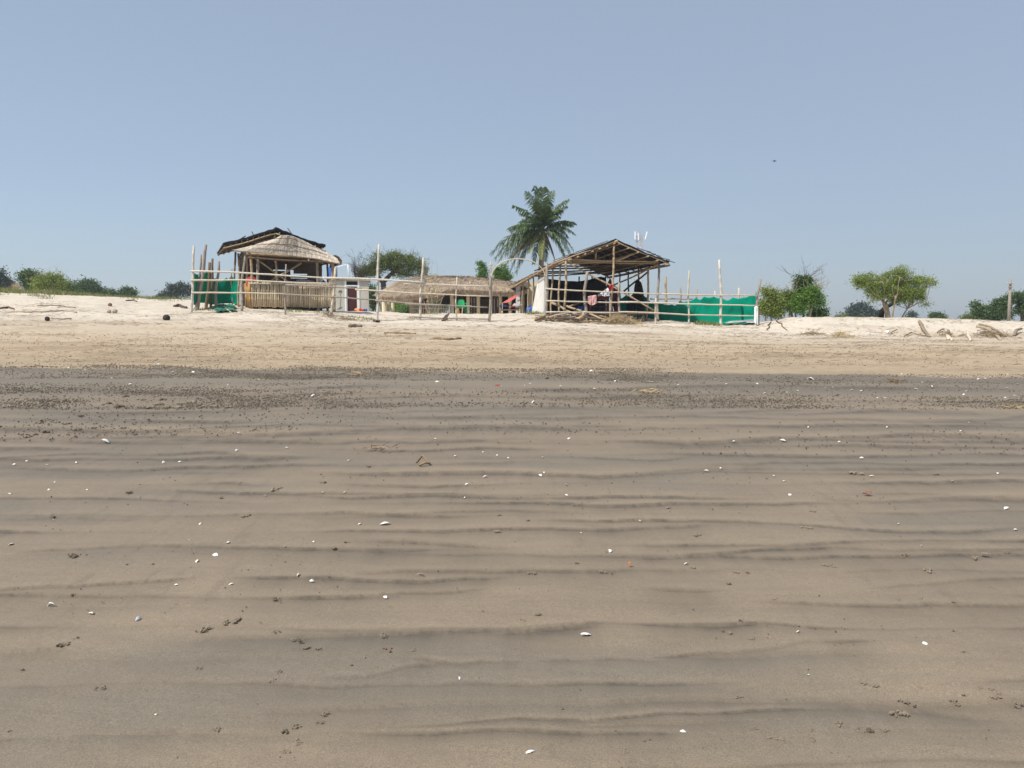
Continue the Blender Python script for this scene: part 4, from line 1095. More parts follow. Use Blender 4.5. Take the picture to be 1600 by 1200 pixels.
sheet_cloth('red_cloth', [C(952.3, 446, 452, 33.45), C(955, 443.8, 453.5, 33.45), C(958, 446, 452, 33.45)], 'cloth_red', 'bright red cloth tied at the shed king post', 'cloth', wave=.04, seed=7)
sheet_cloth('maroon_drape', [C(947, 448, 454, 36.3), C(953, 434, 462, 36.4), C(960, 446, 487, 36.4), C(966, 450, 487, 36.3)], 'maroon', 'dark maroon drape behind the shed king post', 'drape', wave=.05, seed=8)

def bar_table():
    y = 35.6; a, b = P(921, 463, y), P(953, 463, y); z = ZFL
    t = thing('wooden_table', ((a.x + b.x) / 2, y + .3, z), 'maroon painted wooden table on the shed floor', 'table')
    MB().box(((a.x + b.x) / 2, y + .3, a.z - .05), b.x - a.x, .7, .06).build('tabletop', 'maroon', t)
    for x in (a.x + .06, b.x - .06):
        for yy in (y + .02, y + .58): MB().box((x, yy, z), .06, .06, a.z - .05 - z).build('leg', 'maroon', t)
    MB().box(((a.x + b.x) / 2, y + .02, a.z - .16), b.x - a.x - .18, .025, .1).build('apron', 'maroon', t)
    MB().box(((a.x + b.x) / 2, y + .58, z + .2), b.x - a.x - .18, .04, .05).build('stretcher', 'maroon', t)
    mb = MB().blob(P(909, 482.5, 36.0) + Vector((0, 0, .05)), .2, .15, .12, 2, 10, 7, .2)
    o = tag(mb.build('blue_bundle', 'cloth_blue', smooth=True), 'small blue cloth bundle on the shed floor beside the maroon table', 'cloth bundle'); o.location.z = z
bar_table()

# ================================================================== WHITE WALLED PORCH behind the shed
def porch():
    y = 46.5; a = P(809, 485, y)
    t = thing('white_porch', (a.x, y, gzf(a.x, y)), 'whitewashed porch with square pillars beside the bamboo shed', 'porch')
    def pil(px, w, y, top, m='plaster_white', bot=None):
        p = P(px, 480, y); z = gzf(p.x, y) - .3; MB().box((p.x, y, z), w, w, P(0, top, y).z - z).build('pillar', m, t)
    pil(809.5, .26, y, 444); pil(828, .3, y + .9, 446, 'plaster_cream'); pil(839, .3, y + .2, 444)
    p, q = P(807, 447.5, y), P(846, 447.5, y); MB().box(((p.x + q.x) / 2, y, p.z), q.x - p.x, .34, P(0, 440.5, y).z - p.z).build('lintel', 'plaster_cream', t)
    p, q = P(812, 450, y + 2), P(850, 450, y + 2); zb = gzf(p.x, y) - .3; MB().box(((p.x + q.x) / 2, y + 2, zb), q.x - p.x, .1, p.z - zb).build('interior_shade_panel', 'painted_shade', t)  # near-black sheet paints the shade inside the porch
    # end wall in the sun, its left edge battered
    a0, a1 = P(834, 488, 40.6), P(854.5, 488, 37.6); top0, top1 = P(845.5, 437, 39.4), P(855, 432, 37.7)
    a0.z = gzf(a0.x, 40.6) - .2; a1.z = gzf(a1.x, 37.6) - .2
    MB().slab([a0, a1, top1, top0], -.16).build('end_wall', 'plaster_white', t)
porch()
def red_awning():
    y = 44.8
    q = [P(785, 473, y - .7), P(797, 471.5, y - .7), P(816, 457.5, y + .3), P(805.5, 460.5, y + .3)]
    t = thing('sunshade', G(806, y), 'faded red sunshade sheet sloping down beside the white porch', 'sunshade')
    mb = MB(); n = 6; vs = []
    for i in range(n + 1):
        for j in range(n + 1):
            u, v = i / n, j / n; p = lerp(lerp(q[0], q[1], v), lerp(q[3], q[2], v), u); p.z -= .06 * math.sin(PI * v) * (.4 + u); vs.append(p)
    k = len(vs); vs += [p + Vector((0, .012, -.012)) for p in vs]; fs = []
    for i in range(n):
        for j in range(n): a = i * (n + 1) + j; fs += [(a, a + 1, a + n + 2, a + n + 1), (k + a, k + a + n + 1, k + a + n + 2, k + a + 1)]
        for a, b in ((i, i + 1), (n * (n + 1) + i + 1, n * (n + 1) + i)): fs.append((b, a, k + a, k + b))
        for a, b in ((i * (n + 1), (i + 1) * (n + 1)), ((i + 1) * (n + 1) + n, i * (n + 1) + n)): fs.append((a, b, k + b, k + a))
    mb.add(vs, fs).build('canopy', 'cloth_salmon', t, True)
    for c in (q[0], q[1]): g = Vector((c.x, c.y, gzf(c.x, c.y) - .1)); MB().tube([g, c], .018, 6).build('pole', 'metal_grey', t)
red_awning()
def cot():
    y = 44.0; a, b = P(783, 484.5, y), P(812, 484.5, y); z = min(gzf(a.x, y), gzf(b.x, y))
    t = thing('low_cot', ((a.x + b.x) / 2, y, z), 'low wooden cot beneath the faded red umbrella', 'cot')
    zt = z + .38; MB().box(((a.x + b.x) / 2, y + .4, zt - .06), b.x - a.x, .9, .06).build('bed_frame', 'boards', t)
    for x in (a.x + .06, (a.x + b.x) / 2, b.x - .06):
        for yy in (y, y + .78): pole('leg', (x, yy, z - .05), (x, yy, zt - .05), .05, 'bamboo_tan', t, nodes=False)
    for (u, w, h, m, lab) in ((.2, .32, .26, 'cloth_navy', 'dark blanket heaped on the low cot'), (.55, .3, .22, 'maroon', 'maroon blanket folded on the low cot'), (.86, .28, .26, 'cloth_grey', 'pale grey bundle at the end of the low cot')):
        mb = MB().blob((a.x + (b.x - a.x) * u, y + .35, zt + h * .35), w, .28, h * .6, int(u * 90), 10, 7, .22)
        o = tag(mb.build('blanket', m, smooth=True), lab, 'blanket'); o.location.z = zt
    x = P(828.5, 481, 44.6).x; zz = gzf(x, 44.6)
    o = tag(MB().blob((x, 44.6, zz + .22), .24, .2, .27, 9, 12, 8, .15).build('blue_sack', 'plastic_blue', smooth=True), 'full blue plastic sack between the shed side posts', 'sack'); o.location.z = zz - .02
    q = MB().slab([P(800.5, 478.5, 44.2), P(808.5, 475.2, 44.2), P(810, 476, 44.9), P(802, 479.5, 44.9)], .03); o = tag(q.build('white_board', 'paint_white'), 'white board propped on the blankets of the low cot', 'board')
cot()

# ================================================================== FENCES
YF = 33.0
def fence(name, label, posts, rails, Yf=YF):
    x0 = P(posts[0][0], 500, Yf).x; x1 = P(posts[-1][0], 500, Yf).x
    t = thing(name, ((x0 + x1) / 2, Yf, gzf((x0 + x1) / 2, Yf)), label, 'fence', 'pole fences round the huts')
    for (bx, by, tx, ty, r, m, *w) in posts:
        a = P(bx, by, Yf); b = P(tx, ty, Yf); a = Vector((a.x, Yf, gzf(a.x, Yf) - .3)); pole('post', a, b, r * .8, m, t, r * .64, w[0] if w else .012, m.startswith('bamboo'))
    for (pts, r, m, off) in rails:
        q = [P(px, py, Yf + off) for px, py in pts]; mb = MB()
        # one crooked pole through the points
        fine = []
        for a, b in zip(q, q[1:]):
            L = (b - a).length; k = max(2, int(L / .4))
            for i in range(k): fine.append(lerp(a, b, i / k) + Vector((0, random.uniform(-.008, .008), random.uniform(-.009, .009))))
        fine.append(q[-1]); n = len(fine)
        mb.tube(fine, [r * .78 * (1.05 - .35 * i / n) * (1.12 if i % 2 else 1) for i in range(n)], 8)
        mb.build('rail', m, t, smooth=True)
    return t
fence('pole_fence', 'long bamboo pole fence in front of the pole-walled hut and thatched pavilion', [
    (298, 491, 303, 384, .078, 'bamboo_white', .02), (445, 492, 447, 413, .05, 'wood_grey', .02), (516, 488, 524.5, 418, .085, 'bamboo_pale', .02), (588, 502, 592.5, 382, .075, 'bamboo_white', .02),
    (655.5, 499, 661.5, 402, .07, 'bamboo_white', .015), (713, 499, 714, 433, .05, 'bamboo_pale', .02), (764, 502, 766.5, 432, .072, 'wood_grey', .02)],
   [([(298, 423.5), (370, 425.5), (455, 431), (526, 435)], .048, 'bamboo_white', -.09), ([(505, 434), (560, 435.5), (600, 437), (664, 441.5)], .055, 'bamboo_white', -.12), ([(631, 443.2), (700, 445), (765, 447.5)], .042, 'bamboo_white', -.08),
    ([(298, 438), (375, 437.5), (447, 440.8), (524, 443.5)], .048, 'bamboo_pale', -.08), ([(446, 445.2), (521, 448.5), (566, 451)], .042, 'wood_grey', -.07), ([(555, 452), (590, 454.5), (656, 458.5), (764, 463)], .042, 'bamboo_pale', -.09),
    ([(299, 457.2), (375, 457.6), (448, 458.8)], .045, 'bamboo_pale', -.08), ([(440, 459.5), (520, 464), (592, 469)], .042, 'wood_grey', -.07), ([(586, 469.5), (656, 475), (762, 480.3)], .042, 'wood_grey', -.09), ([(633, 475), (660, 476), (700, 476.5)], .03, 'wood_grey', -.15),
    ([(639, 495), (690, 497), (763, 498.6)], .03, 'wood_grey', -.07)])
fence('pole_fence', 'bamboo pole fence in front of the open bamboo shed, laundry on its rail', [
    (853, 504, 854.5, 411, .085, 'wood_grey', .02), (914.5, 505, 917.5, 425, .09, 'wood_grey', .05), (965.5, 505, 967.5, 441, .065, 'wood_grey', .02), (1024, 509, 1025, 466, .062, 'bamboo_pale', .01),
    (1075.5, 510, 1077, 423, .055, 'bamboo_pale', .02), (1127, 509, 1124, 406, .075, 'bamboo_white', .02), (1182, 511, 1188.5, 436, .075, 'wood_grey', .05)],
   [([(852, 451), (915, 454.8), (968, 457)], .042, 'bamboo_pale', -.1), ([(960, 456.5), (1022, 459), (1032, 459.3)], .04, 'bamboo_pale', -.08), ([(1033, 459), (1077, 460.5), (1124, 461.3), (1187, 461.5)], .04, 'bamboo_pale', -.08),
    ([(853, 470.3), (915, 471.5), (967, 472.8), (1000, 472)], .042, 'bamboo_pale', -.09), ([(968, 471.5), (1025, 473), (1078, 475), (1186, 477.5)], .042, 'bamboo_white', -.08),
    ([(853, 488), (915, 488), (968, 488.8)], .042, 'bamboo_white', -.1), ([(967, 487.5), (1025, 489), (1077, 492), (1184, 493.5)], .042, 'bamboo_pale', -.08)])
def arch():
    pts = [(768, 470), (767.8, 440), (769.5, 426), (776, 416.5), (786, 409.5), (797, 405.6), (808, 404.6), (820, 405.5), (832, 408.5), (841, 414), (848, 421), (851.5, 430), (853, 445)]
    q = [P(px, py, YF + .1) for px, py in pts]; fine = []
    for i in range(len(q) - 1):
        p0, p1, p2, p3 = q[max(i - 1, 0)], q[i], q[i + 1], q[min(i + 2, len(q) - 1)]
        for k in range(4):
            s = k / 4; fine.append(.5 * ((2 * p1) + (p2 - p0) * s + (2 * p0 - 5 * p1 + 4 * p2 - p3) * s * s + (3 * p1 - p0 - 3 * p2 + p3) * s ** 3))
    fine.append(q[-1]); n = len(fine)
    tag(MB().tube(fine, [.034 - .014 * i / n for i in range(n)], 8).build('bent_pole_arch', 'bamboo_pale', smooth=True), 'pale bent pole arching over the gap between the two fences', 'arch')
arch()
def finial_post():
    y = 36.0; g = G(767.5, y); t = thing('ornate_post', g, 'thin pale post with a small crossed tip just behind the arch', 'post')
    a, b = Vector((g.x, y, g.z - .3)), P(767, 408, y)
    pole('pole', a, b, .035, 'bamboo_pale', t, .03)
    mb = MB(); c = P(767, 413.5, y)
    mb.tube([c - Vector((.13, 0, .03)), c, c + Vector((.13, 0, -.02))], [.012, .05, .012], 6)
    for k in range(5): mb.blob(P(767 + (k % 2 - .5) * 1.6, 418 + k * 3.2, y), .035, .035, .04, k, 6, 5, .2)
    mb.build('crossed_tip', 'bamboo_pale', t)
finial_post()

# single stakes round the nets
def stake(bx, by, tx, ty, Y, r, m, label, cat='stake', group=None):
    a, b = P(bx, by, Y), P(tx, ty, Y); z = gzf(a.x, Y)
    o = MB().pole((a.x, Y, z - .25), b, r, r * .8, .03, m.startswith('bamboo')).build('stake', m, smooth=True, base=(a.x, Y, z))
    return tag(o, label, cat, group)
gl = 'stakes in front of the small green net'
stake(307.5, 487, 321.5, 382, 34.2, .085, 'wood_grey', 'tallest leaning grey stake by the small green net', group=gl)
stake(309, 487, 314, 398, 34.35, .055, 'wood_grey', 'thin upright stake tied beside the tallest leaning stake', group=gl)
stake(303, 486, 306.5, 473, 34.0, .04, 'wood_grey', 'short stub beside the first white fence post', group=gl)
stake(321.5, 487, 327.5, 410, 34.2, .075, 'wood_brown', 'dark brown stake in the middle of the small green net', group=gl)
stake(329, 478, 332, 404, 35.0, .06, 'wood_brown', 'slim brown stake behind the dark brown stake at the small net', group=gl)
stake(337, 478, 341.8, 408, 34.8, .07, 'wood_grey', 'grey forked-top stake nearest the hut, in front of the small net', group=gl)
stake(361.5, 478, 362.4, 420, 36.4, .03, 'wood_grey', 'very thin stake holding up the far end of the small net', group=gl)
gr = 'stakes standing behind the large green net'
stake(1038, 492, 1040.5, 432, 38.5, .07, 'bamboo_tan', 'tallest tan stake behind the large green net, beside the shed', group=gr)
stake(1062.5, 495, 1063, 449, 39.0, .045, 'wood_grey', 'thin grey stake second from the shed behind the large net', group=gr)
stake(1088.5, 495, 1089, 452.5, 39.0, .05, 'bamboo_tan', 'short tan stake in the middle behind the large net', group=gr)
stake(1117, 495, 1117, 454.5, 39.0, .055, 'bamboo_pale', 'pale stub of a stake just showing over the large net', group=gr)
stake(1153, 495, 1154.5, 450, 38.5, .055, 'bamboo_pale', 'pale dark-tipped stake near the far end of the large net', group=gr)
tag(MB().pole(P(1016, 467, 38.9), P(1082, 467.5, 38.9), .035).build('cross_rail', 'wood_grey', smooth=True), 'single grey cross rail tied between the stakes behind the large net', 'rail')

# ================================================================== GREEN NETS
def net(name, cols, mat, label, seed, Yw=.07, sub=8, nv=14):
    q = random.Random(seed); vs = []; n = sub * (len(cols) - 1)
    for i in range(n + 1):
        s = i / n * (len(cols) - 1); k = min(int(s), len(cols) - 2); f = s - k
        f2 = f * f * (3 - 2 * f) if seed % 2 else f
        a = lerp(cols[k][0], cols[k + 1][0], f); b = lerp(cols[k][1], cols[k + 1][1], f)
        a.z -= (.05 + .05 * q.random() * 0 + .07 * (k % 3 == 1)) * math.sin(PI * f)
        for j in range(nv + 1):
            v = j / nv; p = lerp(a, b, v)
            fold = math.sin(s * 1.7 + v * 2.2) * .5 + math.sin(s * 1.1 - v * 5 + seed) * .5 + math.sin(s * 7 + v * 6) * .07
            p.y += Yw * fold * math.sin(PI * min(1, v * 1.1 + .05)) * 1.2; vs.append(p)
    m = len(vs); vs += [p + Vector((0, .008, 0)) for p in vs]; fs = []
    for i in range(n):
        for j in range(nv):
            a = i * (nv + 1) + j; fs += [(a, a + 1, a + nv + 2, a + nv + 1), (m + a, m + a + nv + 1, m + a + nv + 2, m + a + 1)]
    for i in range(n):
        for a in (i * (nv + 1), i * (nv + 1) + nv): fs.append((a, a + nv + 1, m + a + nv + 1, m + a))
    for j in range(nv):
        for a in (j, n * (nv + 1) + j): fs.append((a, a + 1, m + a + 1, m + a))
    return tag(MB().add(vs, fs).build(name, mat, smooth=True), label, 'net')
def Cn(px, pyt, pyb, Y): return (P(px, pyt, Y), P(px, pyb, Y))
net('green_net', [Cn(966, 467, 489, 38.0), Cn(978, 461, 491, 37.8), Cn(990, 457.5, 495, 37.6), Cn(1004, 459, 499, 37.3), Cn(1012, 465, 501, 37.0), Cn(1022, 471, 503, 36.6), Cn(1034, 474, 504, 36.0), Cn(1050, 475.5, 505, 35.6),
      Cn(1062, 470, 505, 35.4), Cn(1074, 470.5, 506, 35.2), Cn(1088, 464.5, 506.5, 35.0), Cn(1100, 463.3, 507, 34.8), Cn(1116, 463, 507, 34.6), Cn(1128, 465.2, 505, 34.4), Cn(1145, 464.8, 501, 34.2), Cn(1162, 464.5, 500, 34.0), Cn(1174, 460, 499, 33.7), Cn(1184, 453, 499, 33.3)],
    'net_green', 'large green shade net strung along the fence beside the bamboo shed', 3, .09, 7)
net('green_net', [Cn(302.5, 426, 477, 33.9), Cn(313, 428, 473, 34.8), Cn(321, 425.5, 473.5, 35.6), Cn(326, 420, 475, 35.9), Cn(331, 427, 476, 36.0), Cn(337, 434.5, 475.5, 36.1), Cn(345, 435.5, 474.5, 36.2), Cn(354, 433.5, 474, 36.3), Cn(361, 429.5, 474, 36.4), Cn(367, 435.5, 475, 36.4), Cn(374, 438, 477, 36.3)],
    'net_green', 'small green shade net hung between the first fence post and the hut', 5, .06, 6)
def ground_net(name, pxs, Y0, Y1, label, mat='net_ground', dz=.05):
    n = 14; nv = 8; vs = []
    for i in range(n + 1):
        for j in range(nv + 1):
            px = pxs[0] + (pxs[1] - pxs[0]) * i / n + 2.5 * math.sin(j * 1.3); y = Y0 + (Y1 - Y0) * j / nv + .12 * math.sin(i * 1.7)
            p = P(px, 490, y); vs.append((p.x, y, gzf(p.x, y) + dz + random.uniform(0, .07)))
    fs = [(i * (nv + 1) + j, (i + 1) * (nv + 1) + j, (i + 1) * (nv + 1) + j + 1, i * (nv + 1) + j + 1) for i in range(n) for j in range(nv)]
    return tag(MB().add(vs, fs).build(name, mat, smooth=True), label, 'net')
ground_net('fallen_net', (334, 368), 33.3, 36.0, 'crumpled green netting lying on the sand in front of the small net')
ground_net('fallen_net', (1128, 1178), 33.2, 34.2, 'loose edge of green netting lying on the sand near the last fence post', dz=.02)
_w = MB().pole(G(353, 33.6, .16), G(362, 33.1, .0), .03); tag(_w.build('short_pole', 'bamboo_pale', smooth=True), 'short pale pole lying across the crumpled green netting', 'pole')
# white sack sheet wrapped round the last post
_c = [(P(1178.8, 480, 32.9), P(1178.3, 502, 32.9)), (P(1181.5, 478, 32.82), P(1181, 505, 32.82)), (P(1184.5, 479, 32.86), P(1185.3, 509, 32.86))]
sheet_cloth('white_wrap', _c, 'paint_white', 'white plastic sheet wrapped round the foot of the last fence post', 'sheet', wave=.015, seed=1)

# ================================================================== WOOD HEAP, LOGS, BRUSH
def heap():
    g = 'poles heaped in front of the bamboo shed'
    def logp(a, b, r, m, label, name='loose_pole'):
        o = MB().pole(a, b, r, r * .8, .03, m.startswith('bamboo')).build(name, m, smooth=True); return tag(o, label, 'pole', g)
    logp(P(862, 473, 33.5), P(909, 494, 32.7), .055, 'bamboo_tan', 'long thin pole propped up over the heap in front of the shed')
    logp(P(882, 477, 33.7), P(948, 501, 32.5), .05, 'bamboo_tan', 'second long thin pole slanting over the heap towards the king post')
    logp(G(866, 32.6, .18), G(912, 32.5, .34), .075, 'bamboo_tan', 'thick peeled pole lying along the front of the heap')
    o = MB().tube([G(890, 32.3, .1), G(905, 32.3, .2), G(912, 32.35, .33), G(911.5, 32.4, .42)], [.05, .07, .07, .05], 8).build('bent_branch', 'bamboo_tan', smooth=True); tag(o, 'curved peeled branch hooked at the end of the heap', 'branch', g)
    rng = random.Random(4)
    for i in range(46):
        px0 = rng.uniform(852, 930); px1 = px0 + rng.uniform(18, 62) * rng.choice((-1, 1)); px1 = min(max(px1, 836), 962)
        y = rng.uniform(32.2, 34.3); hh = .42 * math.exp(-((px0 - 890) / 36) ** 2) * rng.random()
        logp(G(px0, y, .05 + hh), G(px1, y + rng.uniform(-.5, .5), .05 + rng.random() * .14), rng.uniform(.025, .06), rng.choice(('wood_grey', 'wood_brown', 'bamboo_tan', 'wood_dark', 'driftwood', 'wood_brown')), 'weathered pole among the jumble heaped on the sand in front of the shed')
    for i in range(3):
        logp(G(836 + i * 8, 32.4 + .2 * i, .05), G(858 + i * 5, 32.6, .12), .02, 'wood_grey', 'thin grey stick poking out of the near end of the heap', 'stick')
    n = 1100; r = np.random.RandomState(3); px = 948 + r.normal(size=n) * 17 + 18; Y = 32.4 + 1.0 * r.rand(n); X = (px - 800) / FPX * Y
    h = .34 * np.exp(-((px - 968) / 24) ** 2); C_ = np.stack([X, Y, gz(X, Y) + h * r.rand(n) + .02], 1); L = (.1 + .28 * r.rand(n))[:, None]
    t = norm(r.normal(size=(n, 3)) * np.array([1, .8, .45])) * L; w = norm(r.normal(size=(n, 3))) * .008
    V = np.stack([C_ - t, C_ + w, C_ + t, C_ - w], 1).reshape(-1, 3)
    o = rawmesh('brush_heap', V, np.arange(n * 4).reshape(n, 4), 'twig_straw', off=G(965, 33.0)); tag(o, 'tangled heap of dry brushwood in front of the shed floor', 'brushwood')
    p = P(949.5, 498.5, 33.3); tag(MB().blob((p.x, 33.3, gzf(p.x, 33.3) + .06), .13, .1, .11, 3, 9, 7, .2).build('pale_stone', 'root_pale', smooth=True), 'pale stone at the foot of the shed king post', 'stone')
heap()
def husk(px, py, s, label, mat='husk'):
    p = onsand(px, py + s * .5); r = s * .5 * p.y / FPX
    o = MB().blob((p.x, p.y, p.z + r * .8), r * 1.15, r, r, int(px), 12, 9, .1)
    tag(o.build('coconut_husk', mat, smooth=True), label, 'husk', 'coconut husks on the sand')
husk(260.5, 495.5, 10, 'black coconut husk on dry sand near the first white fence post'); husk(74, 497.5, 7, 'smaller black coconut husk with a stick trailing behind it')
husk(172, 475.5, 5.5, 'reddish brown husk on the pale dune slope', 'clump_red'); husk(170.5, 486, 6, 'grey weathered husk half buried in the sand', 'driftwood'); husk(179.5, 485.5, 7, 'larger grey weathered husk beside the half buried one', 'driftwood')
def stick(pts, r, m, label, name='driftwood', cat='driftwood', lift=.03, group=None):
    q = [onsand(px, py) + Vector((0, 0, lift + (p[0] if p else 0))) for px, py, *p in pts]; fine = []
    for a, b in zip(q, q[1:]):
        for k in range(4): fine.append(lerp(a, b, k / 4) + Vector((0, random.uniform(-.03, .03), random.uniform(-.01, .02))))
    fine.append(q[-1]); n = len(fine)
    o = MB().tube(fine, [r * (1.15 - .7 * abs(i / n - .35)) * random.uniform(.85, 1.15) for i in range(n)], 7).build(name, m, smooth=True)
    return tag(o, label, cat, group)
stick([(80, 498), (95, 499.5), (112, 499.5)], .03, 'wood_grey', 'straight stick trailing behind the smaller black husk')
stick([(18, 488), (45, 488.5), (80, 487.5), (98, 486.5), (120, 489.5)], .026, 'driftwood', 'long twisted branch washed up at the foot of the grassy dune')
stick([(58, 479), (85, 478.2), (100, 480), (118, 482)], .018, 'wood_brown', 'thin branch on the slope above the long twisted branch')
stick([(0, 483), (14, 481.5), (22, 484)], .035, 'wood_brown', 'dark branch end at the edge of the beach')
stick([(196, 470.5), (208, 470), (214, 472)], .03, 'wood_brown', 'brown stick near the top of the pale dune slope')
stick([(273, 479.5), (280, 479.5, .04), (286, 481), (292, 482)], .07, 'wood_dark', 'dark rotten log beside the first white fence post')
stick([(545, 511.5), (556, 511), (566, 511.5)], .07, 'clump_dark', 'flat clump of dark brown seaweed in front of the fence', 'seaweed_clump', 'seaweed')
stick([(584, 502), (589, 504), (593, 503.5)], .05, 'wood_dark', 'dark knot of rope at the foot of the tall white fence post', 'rope_knot', 'rope')
stick([(600, 520.5), (628, 521.5), (650, 522)], .04, 'twig_dry', 'thin line of brown seaweed on the upper sand', 'seaweed_clump', 'seaweed', .01)
stick([(676, 529), (700, 531), (720, 529.5)], .04, 'twig_dry', 'brown seaweed patch below the thin seaweed line', 'seaweed_clump', 'seaweed', .01)
def plank_wreck():
    y = 32.6; t = thing('broken_plank', G(694, y), 'dark broken plank standing tilted in the sand by the fence', 'plank')
    MB().slab([P(691.5, 497.5, y), P(697.5, 498, y), P(703, 488.3, y + .2), P(696, 492, y + .1)], .05).build('board', 'wood_dark', t)
    MB().pole(G(690.5, y, .02), G(699, y - .1, .1), .05, .04, .01, False).build('cross_piece', 'wood_dark', t)
plank_wreck()
# roots and driftwood along the eroded dune
rg = 'driftwood along the foot of the eroded dune'
stick([(1436.5, 508.5, .12), (1440, 513, .1), (1445, 520), (1452, 527)], .06, 'driftwood_brown', 'thick brown stump leaning out of the eroded dune', group=rg)
stick([(1477, 519, .05), (1479, 525), (1482, 531)], .055, 'root_pale', 'pale forked root spilling down the dune foot', group=rg)
stick([(1479, 524), (1483, 528), (1487, 533)], .045, 'root_pale', 'second prong of the pale forked root', group=rg)
stick([(1511, 522, .06), (1514, 528), (1516, 533)], .05, 'root_pale', 'short pale root nearest the dark root tangle', group=rg)
stick([(1524, 517, .15), (1545, 520, .12), (1556, 525), (1563, 532)], .06, 'driftwood', 'long arched brown root at the dune foot', group=rg)
stick([(1529, 516, .2), (1548, 518.5, .15), (1560, 522, .05), (1572, 527)], .04, 'driftwood_brown', 'upper strand of the arched brown roots', group=rg)
stick([(1584, 526, .0), (1587, 521.5, .1), (1596, 519.5, .12)], .055, 'driftwood_brown', 'brown broken log at the far end of the eroded dune', group=rg)
stick([(1412, 527), (1424, 523, .05), (1440, 525), (1455, 527)], .024, 'driftwood_brown', 'low brown root half buried beside the leaning stump', group=rg)
stick([(1464, 521), (1472, 517.5, .06), (1482, 519, .04), (1486, 524)], .03, 'driftwood_brown', 'thin hooked root arching over the pale forked root', group=rg)
stick([(1496, 526), (1506, 525, .03), (1516, 527)], .03, 'driftwood', 'small root lying between the pale roots', group=rg)
stick([(1392, 522), (1397, 520, .05), (1402, 519, .08)], .02, 'twig_dry', 'thin twig beside the white plastic scrap', group=rg)
def scrap():
    p = onsand(1386, 521); s = p.y / FPX
    q = [p + Vector((-3.5 * s, 0, .11)), p + Vector((0, -.05, .02)), p + Vector((3.5 * s, .02, .13)), p + Vector((.5 * s, .12, .09))]
    tag(MB().slab(q, .012).build('plastic_scrap', 'paint_white'), 'white plastic scrap at the foot of the eroded dune', 'litter')
scrap()
def brush(px0, px1, Y, n, h, label, seed, mat='twig_straw', L0=.2, name='dry_brush', wd=.008):
    r = np.random.RandomState(seed); px = px0 + (px1 - px0) * (.5 + .5 * np.clip(r.normal(size=n) * .5, -1, 1)); y = Y + r.normal(size=n) * .3; X = (px - 800) / FPX * y
    e = np.clip(1 - ((px - (px0 + px1) / 2) / ((px1 - px0) / 2)) ** 2, 0, 1); C_ = np.stack([X, y, gz(X, y) + h * e * r.rand(n) + .015], 1)
    t = norm(r.normal(size=(n, 3)) * np.array([1, .8, .45])) * (L0 * (.4 + r.rand(n)))[:, None]; w = norm(r.normal(size=(n, 3))) * wd
    V = np.stack([C_ - t, C_ + w, C_ + t, C_ - w], 1).reshape(-1, 3)
    return tag(rawmesh(name, V, np.arange(n * 4).reshape(n, 4), mat, off=G((px0 + px1) / 2, Y)), label, 'brushwood')
brush(1292, 1332, 28.4, 260, .16, 'dry straw-coloured brush at the foot of the bare dune', 1)
brush(1250, 1290, 29.6, 160, .08, 'sparse dry twigs on the sand below the bushes', 2, 'twig_dry')
brush(1520, 1580, 29.9, 320, .22, 'tangle of dark dead roots hanging from the eroded dune', 3, 'twig_dry', .22)
brush(1466, 1490, 29.9, 120, .18, 'small tangle of dead roots above the pale forked root', 4, 'twig_dry', .15)
brush(505, 525, 32.4, 120, .22, 'dead leafless plant in front of the thick leaning fence post', 5, 'twig_dry', .2)
brush(526, 560, 32.0, 110, .07, 'low dry twigs beside the dead leafless plant', 6, 'twig_dry', .15)
brush(636, 655, 33.6, 70, .12, 'small dry weed beside the pole fence', 7, 'twig_dry', .1)
brush(22, 38, 46.5, 260, .5, 'heap of cut dead branches on the grassy dune top', 8, 'twig_straw', .4)
for (px, Y, px2, lab, sd) in ((1203, 33.0, 1199, 'fine hanging root on the end face of the bare dune', 1), (1212, 33.1, 1228, 'long fine root trailing down the bare dune under the bushes', 2)):
    a = G(px, Y); b = onsand(px2, 517); pts = [lerp(a, b, k / 6) for k in range(7)]; pts = [Vector((p.x + .05 * math.sin(i * 2 + sd), p.y, gzf(p.x, p.y) + .03)) for i, p in enumerate(pts)]
    tag(MB().tube(pts, [.03 - .003 * i for i in range(7)], 6).build('hanging_root', 'wood_brown', smooth=True), lab, 'root')

# ================================================================== TREES
def Bl(px, py, Y, rx, ry, dz=None):
    k = Y / FPX; return (P(px, py, Y), rx * k, (dz if dz else rx * .8) * k, ry * k)
